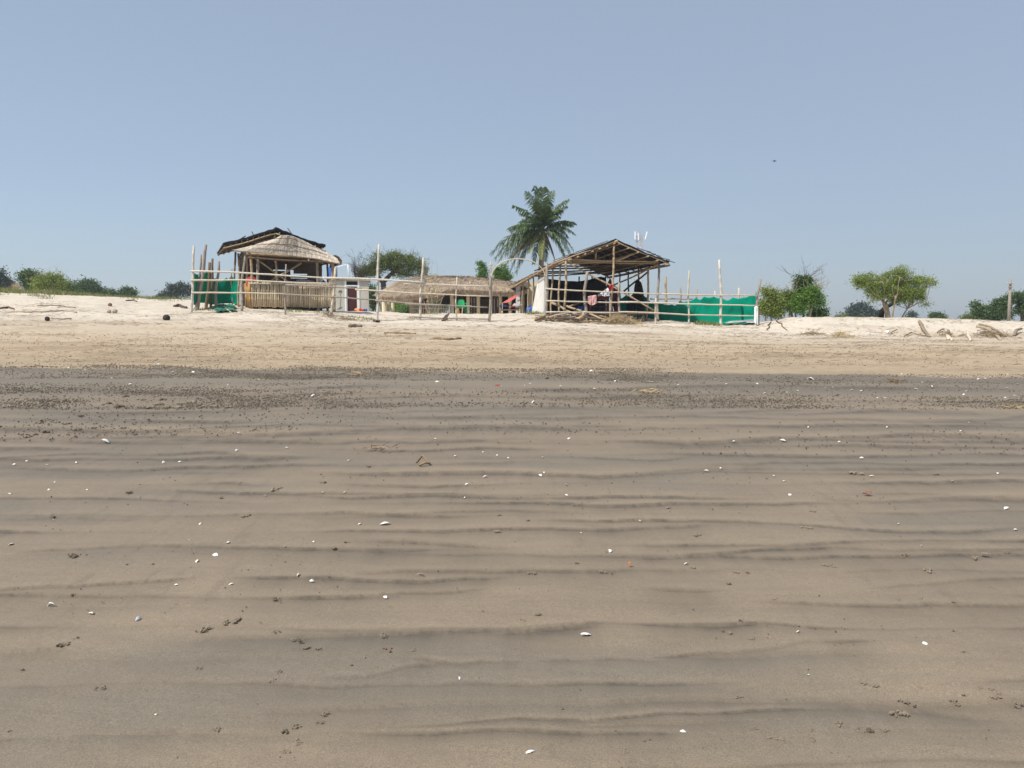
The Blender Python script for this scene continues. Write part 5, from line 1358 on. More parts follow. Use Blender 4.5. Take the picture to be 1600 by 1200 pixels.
# flat topped acacia over the dune
_Y = 42.0
tree('acacia_tree', G(1391, _Y), [Bl(1357, 440, _Y, 24, 13), Bl(1347, 437, _Y, 16, 9), Bl(1376, 448, _Y - .3, 22, 13), Bl(1398, 436, _Y, 24, 15), Bl(1410, 424, _Y, 15, 10), Bl(1420, 447, _Y, 24, 15), Bl(1440, 440, _Y + .3, 18, 11), Bl(1455, 441, _Y, 10, 8), Bl(1388, 458, _Y - .4, 16, 9), Bl(1432, 464, _Y, 16, 9), Bl(1446, 476, _Y, 9, 4), Bl(1368, 466, _Y - .3, 11, 6), Bl(1410, 456, _Y - .5, 18, 10), Bl(1400, 466, _Y + .6, 14, 6), Bl(1425, 458, _Y, 18, 8), Bl(1388, 446, _Y, 20, 10), Bl(1404, 450, _Y + .4, 18, 10), Bl(1378, 460, _Y + .3, 14, 6), Bl(1408, 466, _Y - .3, 13, 7), Bl(1420, 472, _Y, 10, 5), Bl(1366, 456, _Y - .4, 14, 7), Bl(1396, 472, _Y + .9, 9, 4)],
     'leaf_acacia', 'bark_pale', 'spreading flat-topped acacia with pale trunk standing behind the bare dune', trunk_r=.13, nclump=600, per=64, spread=.125, leaf=.075, seed=21,
     stems=[(G(1391, _Y), P(1383, 474, _Y), .15), (G(1386, _Y), P(1380, 470, _Y), .09), (G(1404, _Y + .3), P(1418, 482, _Y), .05), (G(1394, _Y - .2), P(1399, 463, _Y - .8), .05), (P(1383, 476, _Y), P(1379, 440, _Y - 1.0), .022), (P(1382, 472, _Y), P(1371, 461, _Y - .9), .018), (P(1399, 465, _Y - .8), P(1406, 434, _Y - 1.0), .018), (P(1399, 465, _Y - .8), P(1395, 446, _Y - 1.0), .014)], nlimb=34, twigs=8, upb=.7)
# dark leaning log at its foot
tag(MB().tube([G(1376, 43.4, -.1), P(1378, 486, 43.4), P(1384, 480, 43.4), P(1396, 474.5, 43.4)], [.16, .15, .12, .07], 8).build('dead_trunk', 'bark_black', smooth=True), 'black dead trunk leaning behind the acacia fork', 'dead trunk')
# tree behind the outhouse
_Y = 58.0
tree('acacia_tree', G(601, _Y), [Bl(577, 424, _Y, 20, 9), Bl(569, 428, _Y, 15, 8), Bl(592, 410, _Y, 20, 14), Bl(610, 401, _Y, 18, 9), Bl(612, 412, _Y, 22, 14), Bl(634, 406, _Y, 20, 11), Bl(650, 412, _Y, 16, 11), Bl(660, 420, _Y, 10, 10), Bl(640, 422, _Y, 22, 9), Bl(625, 428, _Y, 18, 7), Bl(664, 428, _Y, 6, 6)],
     'leaf_olive', 'bark_dark', 'wide dark acacia rising behind the outhouse and the thatched pavilion', trunk_r=.3, nclump=360, per=64, spread=.18, leaf=.10, seed=22,
     stems=[(G(600, _Y), P(598, 436, _Y), .26), (P(598, 438, _Y), P(616, 424, _Y), .18), (P(598, 440, _Y), P(588, 424, _Y), .14)], nlimb=34, twigs=46, twiglen=.9, upb=.5)
tree('bare_bush', G(563, 57), [Bl(560, 416, 57, 16, 16)], 'leaf_olive', 'bark_dark', 'leafless twiggy bush at the side of the wide dark acacia', 'bush', trunk_r=.03, nclump=34, per=3, spread=.2, leaf=.06, seed=23, nlimb=26, twigs=40, twiglen=.8)
# bushes seen behind and under the pavilion
_u = 'bushes beyond the thatched pavilion'
tree('leafy_bush', G(583, 56), [Bl(582, 474, 56, 9, 14), Bl(580, 452, 56, 7, 8)], 'leaf_dark', 'bark_dark', 'dark bush between the outhouse wall and the pavilion', 'bush', _u, nclump=70, per=40, spread=.22, leaf=.13, seed=24)
tree('leafy_bush', G(632, 66), [Bl(630, 481, 66, 24, 9), Bl(650, 476, 66, 14, 12)], 'leaf_bright', 'bark_dark', 'green bush seen under the low end of the thatched roof', 'bush', _u, nclump=90, per=40, spread=.25, leaf=.15, seed=25)
tree('leafy_bush', G(660, 78), [Bl(664, 478, 78, 20, 10), Bl(622, 474, 78, 12, 8)], 'leaf_dark', 'bark_dark', 'dark far bush seen between the pavilion posts', 'bush', _u, nclump=90, per=40, spread=.3, leaf=.2, seed=26)
tree('leafy_bush', G(688, 74), [Bl(690, 476, 74, 9, 12)], 'leaf_dark', 'bark_dark', 'small dark bush beyond the picket railing', 'bush', _u, nclump=50, per=40, spread=.25, leaf=.18, seed=27)
# young leafless sapling in front of the pavilion
def sapling():
    y = 37.5; g = G(676, y); t = thing('sapling', g, 'thin nearly leafless sapling with a few yellow leaves behind the fence', 'sapling'); rng = np.random.RandomState(31); mb = MB(); tips = []
    for (bx, pts) in ((676, [(675, 470), (674.5, 440), (675, 405)]), (672, [(668, 462), (664, 440), (662, 418)]), (679, [(684, 466), (681, 440), (683, 425)]), (670, [(662, 470), (656, 458)]), (681, [(690, 470), (694, 458)])):
        q = [G(bx, y)] + [P(a, b, y + rng.normal() * .2) for a, b in pts]
        for a, b, r in zip(q, q[1:], (.016, .012, .009, .006)):
            limb(mb, a, b, r, r * .7, rng, .06, 4, 5); tips.append((a, b))
    for _ in range(46):
        a, b = tips[rng.randint(len(tips))]; s = lerp(a, b, rng.rand()); d = rng.normal(size=3); d[2] = abs(d[2]) * 1.2 + .3; d /= np.linalg.norm(d); limb(mb, s, np.array(s) + d * (.2 + .35 * rng.rand()), .006, .003, rng, .1, 3, 4)
    mb.build('trunk', 'driftwood', t)
    C_ = [np.array(P(rng.uniform(662, 690), rng.uniform(428, 464), y)) + rng.normal(size=3) * .12 for _ in range(130)]
    V, F = leaves(np.array(C_), .085, rng, .3, .5); rawmesh('foliage', V, F, 'leaf_yellow', t)
sapling()
# slim garden trees behind the pavilion ridge
_g = 'slim green trees behind the pavilion ridge'
_Y = 61
tree('slim_tree', G(752, _Y), [Bl(751, 413, _Y, 4.5, 6), Bl(753, 422, _Y, 6.5, 8), Bl(754, 432, _Y, 7, 8)], 'leaf_bright', 'bark_dark', 'single slim bright tree just outside the pale arch', 'tree', _g, .08, 60, 40, .14, .14, 32)
tree('slim_tree', G(787, _Y), [Bl(787, 423, _Y, 7, 9), Bl(790, 432, _Y, 9, 8), Bl(783, 430, _Y, 6, 8)], 'leaf_bright', 'bark_dark', 'bushy slim tree framed by the pale arch, beside the palm', 'tree', _g, .08, 80, 40, .15, .14, 33)
tree('slim_tree', G(776.5, _Y), [Bl(776.5, 426, _Y, 3.5, 9)], 'leaf_bright', 'bark_dark', 'narrowest slim tree framed by the pale arch', 'tree', _g, .06, 34, 36, .12, .13, 34)
# thicket on the dune beside the last fence post
_b = 'bushes on the bare dune beside the last fence post'
_Y = 39.0
tree('thorn_bush', G(1203, 38.4), [Bl(1198, 484, 38.4, 12, 8), Bl(1212, 472, 38.4, 13, 9), Bl(1196, 456, 38.4, 6, 4), Bl(1206, 459, 38.4, 8, 6), Bl(1213, 489, 38.4, 11, 6), Bl(1193, 478, 38.4, 7, 8)], 'leaf_acacia', 'bark_pale', 'twiggy half-dead bush right beside the last fence post', 'bush', _b, .07, 260, 52, .14, .08, 41,
     stems=[(G(1206, 38.4), P(1206, 478, 38.4), .05), (G(1196, 38.4), P(1197, 482, 38.4), .04), (G(1216, 38.4), P(1218, 480, 38.4), .04)], nlimb=30, twigs=30, twigm='twig_straw', twiglen=.4)
tree('thorn_bush', G(1236, 39.3), [Bl(1232, 464, 39.3, 11, 8), Bl(1238, 476, 39.3, 11, 8), Bl(1228, 476, 39.3, 6, 8)], 'leaf_olive', 'bark_pale', 'dark gnarled bush with bare stems in the middle of the dune thicket', 'bush', _b, .07, 130, 42, .14, .09, 42,
     stems=[(G(1232, 39.3), P(1234, 478, 39.3), .06), (G(1239, 39.3), P(1238, 480, 39.3), .06), (G(1244, 39.3), P(1243, 480, 39.3), .05)], nlimb=22, twigs=20, twiglen=.6)
tree('leafy_tree', G(1256, 39.8), [Bl(1256, 440, 39.8, 10, 6), Bl(1253, 446, 39.8, 8, 6), Bl(1249, 455, 39.8, 7, 5)], 'leaf_dark', 'bark_dark', 'dark glossy round-topped tree rising out of the dune thicket', 'tree', _b, .06, 80, 46, .12, .12, 43, nlimb=12, twigs=14, twiglen=1.1)
tree('thorn_bush', G(1263, 38.6), [Bl(1264, 462, 38.6, 16, 10), Bl(1276, 470, 38.6, 13, 10), Bl(1256, 474, 38.6, 13, 8), Bl(1270, 453, 38.6, 11, 6), Bl(1248, 466, 38.6, 9, 8), Bl(1283, 476, 38.6, 7, 4), Bl(1244, 478, 38.4, 9, 8), Bl(1252, 484, 38.4, 10, 6)], 'leaf_bright', 'bark_pale', 'bright green tree with a leaning brown trunk at the open end of the thicket', 'tree', _b, .08, 240, 42, .12, .085, 44,
     stems=[(G(1262, 38.6), P(1270, 474, 38.6), .09)], nlimb=22, twigs=6)
tree('leafy_bush', G(1280, 40.5), [Bl(1281, 490, 40.5, 11, 7), Bl(1272, 492, 40.5, 8, 5)], 'leaf_dark', 'bark_dark', 'low dark bush at the open end of the dune thicket', 'bush', _b, .05, 70, 34, .14, .11, 45)
tree('bare_bush', G(1276, 40.2), [Bl(1278, 448, 40.2, 15, 15)], 'leaf_olive', 'bark_pale', 'bare dead twigs fanning out above the bright green tree', 'bush', _b, .018, 26, 2, .2, .05, 46, nlimb=8, twigs=9, twiglen=.5)
# far trees on the right
_c = 'far trees behind the bare dune'
def far(name, px, Y, bl, m, label, seed, group, n=110, leaf=.25, spread=.35, per=34, **k): return tree(name, G(px, Y), [Bl(a, b, Y, c, d) for a, b, c, d in bl], m, 'bark_dark', label, 'tree', group, .2, n, per, spread, leaf, seed, nlimb=10, **k)
far('casuarina_tree', 1334, 150, [(1334, 489, 8, 8), (1336, 483, 5, 4), (1330, 494, 6, 4)], 'leaf_casuarina', 'shorter grey-green casuarina far behind the dune', 51, _c, 120, .42, .5)
far('casuarina_tree', 1349, 150, [(1349, 484, 7, 7), (1350, 492, 10, 7), (1348, 479, 4, 4), (1356, 490, 5, 5)], 'leaf_casuarina', 'taller grey-green casuarina far behind the dune', 52, _c, 150, .42, .5)
far('casuarina_tree', 1367, 150, [(1367, 492, 5, 6), (1364, 494, 4, 4)], 'leaf_casuarina', 'small grey-green casuarina seen under the acacia crown', 53, _c, 70, .42, .4)
far('far_bush', 1316, 120, [(1315, 496, 6, 3)], 'leaf_olive', 'low scrub on the skyline before the casuarinas', 54, _c, 40, .25, .25)
far('far_bush', 1424, 110, [(1424, 490, 4, 4), (1420, 495, 4, 2), (1428, 493, 3, 3)], 'leaf_casuarina', 'sparse small far tree below the acacia branches', 55, _c, 50, .2, .3, 16)
far('far_bush', 1463, 90, [(1464, 496, 11, 4), (1461, 493, 6, 3)], 'leaf_dark', 'low rounded far bush right of the acacia', 56, _c, 110, .2, .22)
_Y = 70
far('broad_tree', 1536, _Y, [(1528, 482, 5, 4), (1532, 487, 7, 5), (1538, 493, 7, 5), (1524, 475, 3, 3), (1540, 499, 5, 4)], 'leaf_dark', 'dark leafy tree nearest the open gap, its top tilted away', 57, _c, 130, .2, .25)
far('broad_tree', 1560, _Y, [(1556, 488, 10, 8), (1566, 479, 8, 7), (1560, 472, 4, 4), (1572, 490, 6, 6), (1550, 494, 7, 6), (1576, 468, 6, 5)], 'leaf_dark', 'dark leafy tree beside the wooden utility pole', 58, _c, 230, .2, .25)
far('broad_tree', 1597, _Y, [(1590, 464, 8, 5), (1600, 470, 7, 6), (1606, 478, 10, 9), (1596, 484, 5, 5)], 'leaf_dark', 'dark leafy tree cut by the picture edge beyond the utility pole', 59, _c, 190, .2, .25)
far('far_bush', 1512, 80, [(1508, 498, 6, 3), (1520, 499, 7, 3), (1515, 494, 4, 4)], 'leaf_olive', 'pale scrub below the dark leafy trees', 60, _c, 90, .14, .22)
def utility():
    y = 68.0; g = G(1576, y); t = thing('utility_pole', g, 'weathered wooden utility pole behind the bare dune', 'utility pole')
    a, b = Vector((g.x, y, g.z - .3)), P(1579, 437, y); MB().tube([a, b], [.15, .10], 10).build('pole', 'wood_grey', t, True)
    mb = MB().tube([P(1574.5, 443.5, y - .15), P(1582.5, 443, y - .15)], .05, 6).tube([P(1575.5, 448.5, y - .15), P(1582, 448, y - .15)], .05, 6); mb.build('cross_arm', 'wood_grey', t)
    mb = MB()
    for px in (1575, 1578.6, 1582): mb.tube([P(px, 443.4, y - .15), P(px, 440.5, y - .15)], [.05, .035], 6)
    mb.build('insulators', 'metal_grey', t)
utility()
# far trees on the left behind the grassy dune
_l = 'trees behind the grassy dune'
far('casuarina_tree', 5, 85, [(3, 444, 9, 8), (0, 432, 3, 12), (-14, 438, 12, 14), (16, 447, 7, 5), (10, 440, 5, 4)], 'leaf_casuarina', 'dark feathery tree at the picture edge behind the grassy dune', 61, _l, 190, .26, .3)
far('broad_tree', 50, 62, [(46, 430, 8, 5), (38, 434, 6, 5), (52, 436, 10, 6), (48, 446, 9, 7), (60, 444, 10, 8)], 'leaf_dark', 'dark broad tree standing tallest behind the grassy dune', 62, _l, 190, .17, .24)
tree('thorn_bush', G(76, 57), [Bl(72, 440, 57, 18, 8), Bl(80, 434, 57, 16, 5), Bl(64, 445, 57, 12, 6), Bl(88, 446, 57, 14, 7), Bl(96, 441, 57, 8, 4)], 'leaf_acacia', 'bark_pale', 'pale yellow-green bush in front of the dark broad tree on the dune', 'bush', _l, .08, 190, 40, .2, .12, 63, twigs=26, twiglen=.9)
far('broad_tree', 98, 70, [(98, 447, 11, 6), (105, 450, 9, 5), (86, 450, 8, 5)], 'leaf_dark', 'low dark tree between the pale bush and the round far tree', 64, _l, 120, .2, .26)
far('broad_tree', 138, 95, [(140, 444, 9, 6), (146, 450, 10, 7), (128, 451, 12, 6), (136, 452, 14, 6), (118, 453, 8, 4)], 'leaf_dark', 'round-topped dark far tree halfway along the grassy dune', 65, _l, 230, .27, .34)
far('broad_tree', 160, 100, [(158, 457, 5, 4)], 'leaf_dark', 'small dark tree touching the round-topped far tree', 66, _l, 46, .27, .3)
far('broad_tree', 171, 110, [(171, 458, 6, 4), (174, 461, 5, 3)], 'leaf_dark', 'small rounded far tree, lone before the gap of sky', 67, _l, 60, .28, .3)
far('broad_tree', 200, 110, [(199, 456, 9, 5), (205, 459, 6, 4), (193, 460, 5, 3), (186, 462, 6, 2)], 'leaf_dark', 'broader rounded far tree standing alone on the dune skyline', 68, _l, 130, .28, .3)
far('casuarina_tree', 275, 110, [(270, 452, 6, 8), (283, 449, 6, 9), (290, 452, 5, 9), (277, 458, 10, 6), (264, 460, 6, 5), (297, 456, 6, 7)], 'leaf_casuarina', 'tall feathery casuarinas grown together behind the first white fence post', 69, _l, 150, .3, .36, 24)
far('casuarina_tree', 258, 112, [(258, 461, 6, 4), (256, 464, 7, 3)], 'leaf_casuarina', 'low casuarina scrub at the foot of the tall feathery casuarinas', 70, _l, 50, .3, .3)

# ------------------------------------------------------------------ coconut palm
def palm():
    Y = 52.0; c = P(848, 361, Y); g = G(846, Y); rng = np.random.RandomState(71)
    t = thing('coconut_palm', g, 'tall coconut palm with a full ragged crown behind the bamboo shed', 'palm')
    MB().tube([(g.x, Y, g.z - .3), P(845, 440, Y), P(846, 405, Y), (c.x, Y, c.z)], [.24, .19, .17, .15], 12).build('trunk', 'bark_palm', t, True)
    mb = MB()
    for k in range(9):
        a = rng.rand() * 6.3; mb.blob(c + Vector((.22 * math.cos(a), .22 * math.sin(a), -.16 - .16 * rng.rand())), .10, .10, .12, k, 8, 6, .05)
    mb.build('coconuts', 'wood_brown', t, True)
    k = Y / FPX
    # tip px, py, depth offset, rise, kind
    fr = [(836, 291, .4, .35, 0), (848.5, 293, -.3, .25, 0), (863, 299, .6, .45, 0), (888, 312, -.4, .5, 0), (884, 322, -.9, .6, 0), (899, 349, .2, .75, 0), (894, 352, .9, .6, 0), (895.5, 391, -.4, 1.05, 0), (882, 400, .7, .9, 0),
          (802, 321, -.3, .7, 0), (813, 333, .8, .6, 0), (794, 357, -.5, .75, 0), (797, 361, .9, .8, 0), (806, 365, -1.6, .9, 0), (774, 404, .1, 1.35, 0), (790, 400, .9, 1.1, 0), (795, 431, -.2, 1.35, 0), (812, 413, .8, .9, 0),
          (826, 396, -1.3, .7, 1), (845, 406, -1.4, .6, 1), (838, 318, -1.3, .5, 0), (856, 322, -1.2, .5, 0), (822, 346, -1.5, .7, 0), (873, 338, -1.2, .6, 0), (851, 409, .9, .8, 0), (834, 413, .5, .7, 0), (867, 404, .3, .6, 2), (799, 403, -.5, 1.0, 2), (824, 300, 1.0, .5, 0), (812, 347, 1.2, .8, 0), (888, 372, .5, .9, 0), (898, 366, -.7, .85, 0), (884, 408, -.2, 1.1, 0), (768, 396, .4, 1.25, 0), (788, 420, -.5, 1.25, 0), (876, 330, .8, .6, 0), (780, 408, -.6, 1.3, 0), (806, 428, .5, 1.2, 0), (815, 380, -1.2, .8, 0), (890, 396, -1.0, 1.0, 0)]
    for (px, py, dy, rise, kind) in fr:
        tip = P(px, py, Y + dy); s = c + Vector((0, dy * .06, 0)); mid = lerp(s, tip, .5) + Vector((0, 0, rise))
        if tip.z > c.z + .9: mid = lerp(s, tip, .5) + Vector((-(tip.x - s.x) * .25, 0, rise * .5))
        n = 16; rach = []
        for i in range(n + 1):
            u = i / n; rach.append(s * (1 - u) ** 2 + mid * 2 * u * (1 - u) + tip * u * u)
        mb = MB(); mb.tube(rach, [.035 - .028 * i / n for i in range(n + 1)], 5)
        L = (tip - s).length; V = []; m = 46
        for i in range(m):
            u = .13 + .86 * (i + .5) / m; x = u * n; i0 = min(int(x), n - 1); p = lerp(rach[i0], rach[i0 + 1], x - i0); d = (rach[min(i0 + 1, n)] - rach[i0]).normalized()
            side = d.cross(Vector((0, 0, 1)));  side = side.normalized() if side.length > .05 else Vector((1, 0, 0)); up = side.cross(d)
            ll = L * .36 * math.sin(PI * min(.97, .12 + .8 * u)) ** .7 * (1 - .25 * rng.rand()) * (.8, .55, .8)[kind] if kind else L * .36 * math.sin(PI * min(.97, .12 + .8 * u)) ** .7 * (1 - .25 * rng.rand())
            for q in (-1, 1):
                if rng.rand() < .05: continue
                dirv = (side * q * (.7 + .2 * rng.rand()) + d * (.5 + .2 * rng.rand()) + up * (.12 + .12 * rng.normal()) - Vector((0, 0, .32 * max(0, 1 - abs(d.z))))).normalized()
                e1 = p + dirv * ll * .5; e2 = e1 + (dirv * .75 + Vector((0, 0, -.75 - .3 * rng.rand()))).normalized() * ll * .5
                if kind == 2: e1 = p + (dirv * .4 + Vector((0, 0, -.8))) * ll * .5; e2 = e1 + Vector((0, 0, -.5)) * ll
                w = d * (.030 + .008 * rng.rand())
                mb.add([p - w * .6, e1 - w, e2, e1 + w, p + w * .6], [(0, 1, 3, 4), (1, 2, 3)])
        mb.build('frond', ('leaf_palm', 'leaf_palm_yellow', 'leaf_dead')[kind], t)
palm()

# ------------------------------------------------------------------ telecom mast far behind
def mast():
    Y = 160.0; k = Y / FPX; cx = P(999, 380, Y).x; zb = gzf(cx, Y); zt = P(0, 356, Y).z
    t = thing('telecom_mast', (cx, Y, zb), 'distant lattice telecom mast with white antenna panels above the shed roof', 'mast')
    mb = MB(); w0, w1 = 1.1, .5; n = 16
    for sx, sy in ((-1, -1), (1, -1), (1, 1), (-1, 1)): mb.tube([(cx + sx * w0, Y + sy * w0, zb - .3), (cx + sx * w1, Y + sy * w1, P(0, 368, Y).z)], .07, 5)
    h = P(0, 368, Y).z - zb
    for i in range(n):
        a, b = i / n, (i + 1) / n; wa, wb = w0 + (w1 - w0) * a, w0 + (w1 - w0) * b
        for s in (-1, 1): mb.tube([(cx - wa * s, Y - wa, zb + h * a), (cx + wb * s, Y - wb, zb + h * b)], .04, 4).tube([(cx + wa * s, Y + wa, zb + h * a), (cx - wb * s, Y + wb, zb + h * b)], .04, 4)
    mb.build('lattice', 'metal_grey', t)
    mb = MB()
    for a, b in (((992.5, 373.5), (997, 384)), ((1008, 373), (1003, 383)), ((997, 375), (1007, 375)), ((997, 356), (1002, 371)), ((1000, 362), (1001, 384)), ((992.5, 368), (1000, 376))): mb.tube([P(*a, Y - .8), P(*b, Y - .8)], .045, 4)
    mb.build('antenna_brackets', 'metal_grey', t)
    for (x0, y0, x1, y1) in ((992.5, 361.5, 992.5, 374), (997.3, 364, 997.5, 375), (1011.3, 362, 1008.3, 374)):
        a, b = P(x0, y0, Y - 1), P(x1, y1, Y - 1); MB().tube([a, b], .12, 8).build('antenna_panel', 'paint_white', t)
mast()

# ------------------------------------------------------------------ bird in the sky
def bird():
    Y = 36.0; c = P(1210, 252, Y); mb = MB(); s = Y / FPX * .7
    body = [c + Vector((0, y * s * 1.6, z * s)) for y, z in ((-3.2, .1), (-2.2, .35), (-.6, .2), (1.2, -.1), (3.4, -.2))]
    mb.tube(body, [.006, .028, .032, .022, .004], 8)
    for q in (-1, 1):
        a = c + Vector((0, -.03, .01)); e = c + Vector((q * 2.4 * s, -.01, 1.2 * s)); f = c + Vector((q * 5.2 * s, .05, .5 * s)); up = Vector((0, 0, .006))
        w1, w2 = Vector((0, .05, 0)), Vector((0, .01, 0))
        mb.add([a - w1, e - w1, f - w2, f + w2, e + w1, a + w1] + [p + up for p in (a - w1, e - w1, f - w2, f + w2, e + w1, a + w1)], [(0, 1, 4, 5), (1, 2, 3, 4), (11, 10, 7, 6), (10, 9, 8, 7), (0, 6, 7, 1), (1, 7, 8, 2), (2, 8, 9, 3), (3, 9, 10, 4), (4, 10, 11, 5)])
    tag(mb.build('bird', 'bird_dark', smooth=True), 'tiny dark bird flying alone in the empty sky', 'bird')
bird()

# ================================================================== SHELLS AND SAND CLUMPS
def shells():
    """white clam shells: curved fan shaped valves"""
    def valve(seed, bro):
        q = random.Random(seed); nu, nv = 9, 5; vs = []; a0, a1 = (-1.25, 1.25) if not bro else (-1.25 + q.random() * .6, .3 + q.random() * .8)
        for j in range(nv + 1):
            for i in range(nu + 1):
                a = a0 + (a1 - a0) * i / nu; r = j / nv; rr = r * (.5 + .05 * q.random() * (j == nv)) * (1 - .12 * abs(a) / 1.25)
                vs.append((math.sin(a) * rr, math.cos(a) * rr - .22, .24 * (1 - r * r) ** .8 * (1 - .3 * (a / 1.3) ** 2)))
        m = len(vs); vs += [(x * .94, y * .94, z - .035) for x, y, z in vs]; fs = []
        for j in range(nv):
            for i in range(nu):
                p = j * (nu + 1) + i; fs += [(p, p + nu + 1, p + nu + 2, p + 1), (m + p, m + p + 1, m + p + nu + 2, m + p + nu + 1)]
        for i in range(nu): p = nv * (nu + 1) + i; fs.append((p, m + p, m + p + 1, p + 1))
        for j in range(nv):
            for p in (j * (nu + 1), j * (nu + 1) + nu): fs.append((p, p + nu + 1, m + p + nu + 1, m + p))
        me = bpy.data.meshes.new('seashell'); me.from_pydata(vs, [], fs); me.materials.append(M[('shell_white', 'shell_white', 'shell_cream', 'shell_white', 'shell_grey', 'shell_white', 'shell_cream')[seed]])
        for p in me.polygons: p.use_smooth = True
        return me
    meshes = [valve(k, k % 3 == 2) for k in range(7)]
    blue = meshes[0].copy(); blue.materials.clear(); blue.materials.append(M['shell_blue'])
    named = {0: 'largest white curved shell fragment, nearest the lower picture edge', 1: 'small flat white shell beside the seaweed-free sand near the lower edge', 2: 'white three-pointed shell piece on a dark wavy sand line', 3: 'white hooked shell piece far along the near sand by clumps', 4: 'small ring-like white shell resting on bare brown sand', 6: 'white arched shell on a dark sand line with a sand wake', 7: 'bright white fan shell lying on bare sand below the arched shell', 8: 'bright white rounded shell on the dark sand line',
      10: 'arched white shell edge-on at the end of the dark sand line', 12: 'slanting white shell in the cluster on the near sand', 17: 'long flat white shell lying alone mid-beach', 22: 'large slanted white shell at the near left of the sand', 24: 'shell with a blue-violet edge trailing a sand wake', 25: 'small pointed white shell on grey streaked sand', 26: 'thin crescent shell heading a long drainage streak', 27: 'round white shell at the start of a dark streak'}
    L = [(828, 1174, 17), (1067, 1142, 10), (916, 990, 17), (1445, 1006, 14), (1247, 986, 9), (1263, 1054, 5), (657, 897, 13), (602, 932, 10), (466, 897, 8), (487, 907, 9), (361, 912, 10), (275, 913, 6), (337, 866, 11), (308, 876, 8), (445, 855, 7), (356, 847, 7), (490, 846, 6), (601, 817, 15), (562, 818, 7), (313, 818, 6), (295, 844, 5), (18, 850, 9),
         (80, 944, 15), (142, 957, 10), (216, 966, 11), (244, 1116, 8), (718, 1059, 9), (953, 860, 9), (1072, 880, 10), (1000, 813, 5), (908, 832, 3), (1440, 852, 6), (1404, 818, 5), (1572, 793, 9), (1587, 827, 7), (1234, 773, 7), (1103, 735, 8), (1126, 731, 5), (1225, 751, 6), (1209, 743, 6), (1362, 743, 8), (1346, 715, 7), (1559, 739, 7), (1488, 751, 5),
         (845, 742, 8), (850, 738, 5), (884, 757, 6), (885, 773, 6), (848, 714, 5), (758, 744, 9), (729, 756, 7), (726, 777, 5), (711, 712, 5), (539, 769, 5), (504, 769, 5), (414, 774, 6), (165, 688, 14), (140, 683, 5), (42, 720, 5), (74, 726, 6), (119, 722, 5), (22, 725, 6), (15, 771, 7), (86, 753, 5), (76, 765, 5), (136, 765, 5), (84, 812, 5), (281, 721, 5), (256, 722, 8), (370, 703, 7), (203, 600, 8), (270, 581, 5), (206, 569, 4), (108, 574, 7), (133, 578, 6),
         (247, 569, 6), (302, 581, 8), (175, 591, 5), (404, 593, 6), (356, 601, 5), (489, 618, 10), (448, 699, 6), (373, 676, 6), (683, 596, 7), (637, 618, 6), (833, 628, 9), (784, 604, 5), (820, 602, 4), (828, 599, 5), (876, 603, 5), (961, 595, 5), (929, 607, 7), (791, 575, 6), (861, 562, 5), (924, 579, 7), (906, 583, 5), (1018, 596, 6), (889, 685, 8), (680, 685, 5), (794, 715, 5), (755, 706, 4), (777, 711, 4),
         (545, 719, 6), (605, 690, 5), (1189, 587, 6), (1267, 592, 12), (1118, 593, 6), (1183, 599, 5), (1195, 614, 8), (1229, 613, 6), (1220, 613, 5), (1246, 610, 5), (1331, 609, 5), (1346, 610, 5), (1371, 621, 4), (1383, 621, 5), (1431, 607, 6), (1456, 603, 5), (1476, 590, 6), (1441, 597, 4), (1506, 616, 5), (1510, 611, 5), (1529, 592, 6), (1540, 591, 6), (1573, 607, 6), (1585, 618, 6), (1571, 621, 6), (1453, 653, 5), (1244, 648, 5), (1263, 667, 4), (1224, 688, 12), (1146, 689, 6), (1311, 690, 5), (1386, 667, 4), (1501, 673, 4), (1514, 660, 4), (1575, 585, 5), (1590, 600, 5), (1060, 601, 5), (1135, 600, 5), (1301, 605, 5), (1290, 606, 5), (1409, 584, 4), (1045, 608, 4)]
    for i, (px, py, s) in enumerate(L):
        p = onsand(px, py + s * .1); z = 1.22 * s * p.y / FPX
        o = bpy.data.objects.new('seashell', blue if i == 24 else meshes[(i * 5 + i // 7) % 7]); COL.objects.link(o)
        q = random.Random(i); rz = q.random() * 6.3; o.location = p + Vector((0, 0, z * .02)); o.scale = (z * q.uniform(.85, 1.15), z * q.uniform(.7, 1.1), z * q.uniform(.7, 1.15)); o.rotation_euler = (q.uniform(-.25, .55), q.uniform(-.4, .4), rz if i > 6 else (0.4, 2.9, .3, 1.4, .7, 2, .1)[i])
        if py < 640: lab = 'small white shell speck on the dark pebbled sand by the tide line'
        elif py < 730: lab = 'small white shell on the smooth banded sand below the pellet lines'
        else: lab = 'small white shell lying loose on the rippled near sand'
        tag(o, named.get(i, lab), 'shell', 'white shells on the wet sand')
shells()

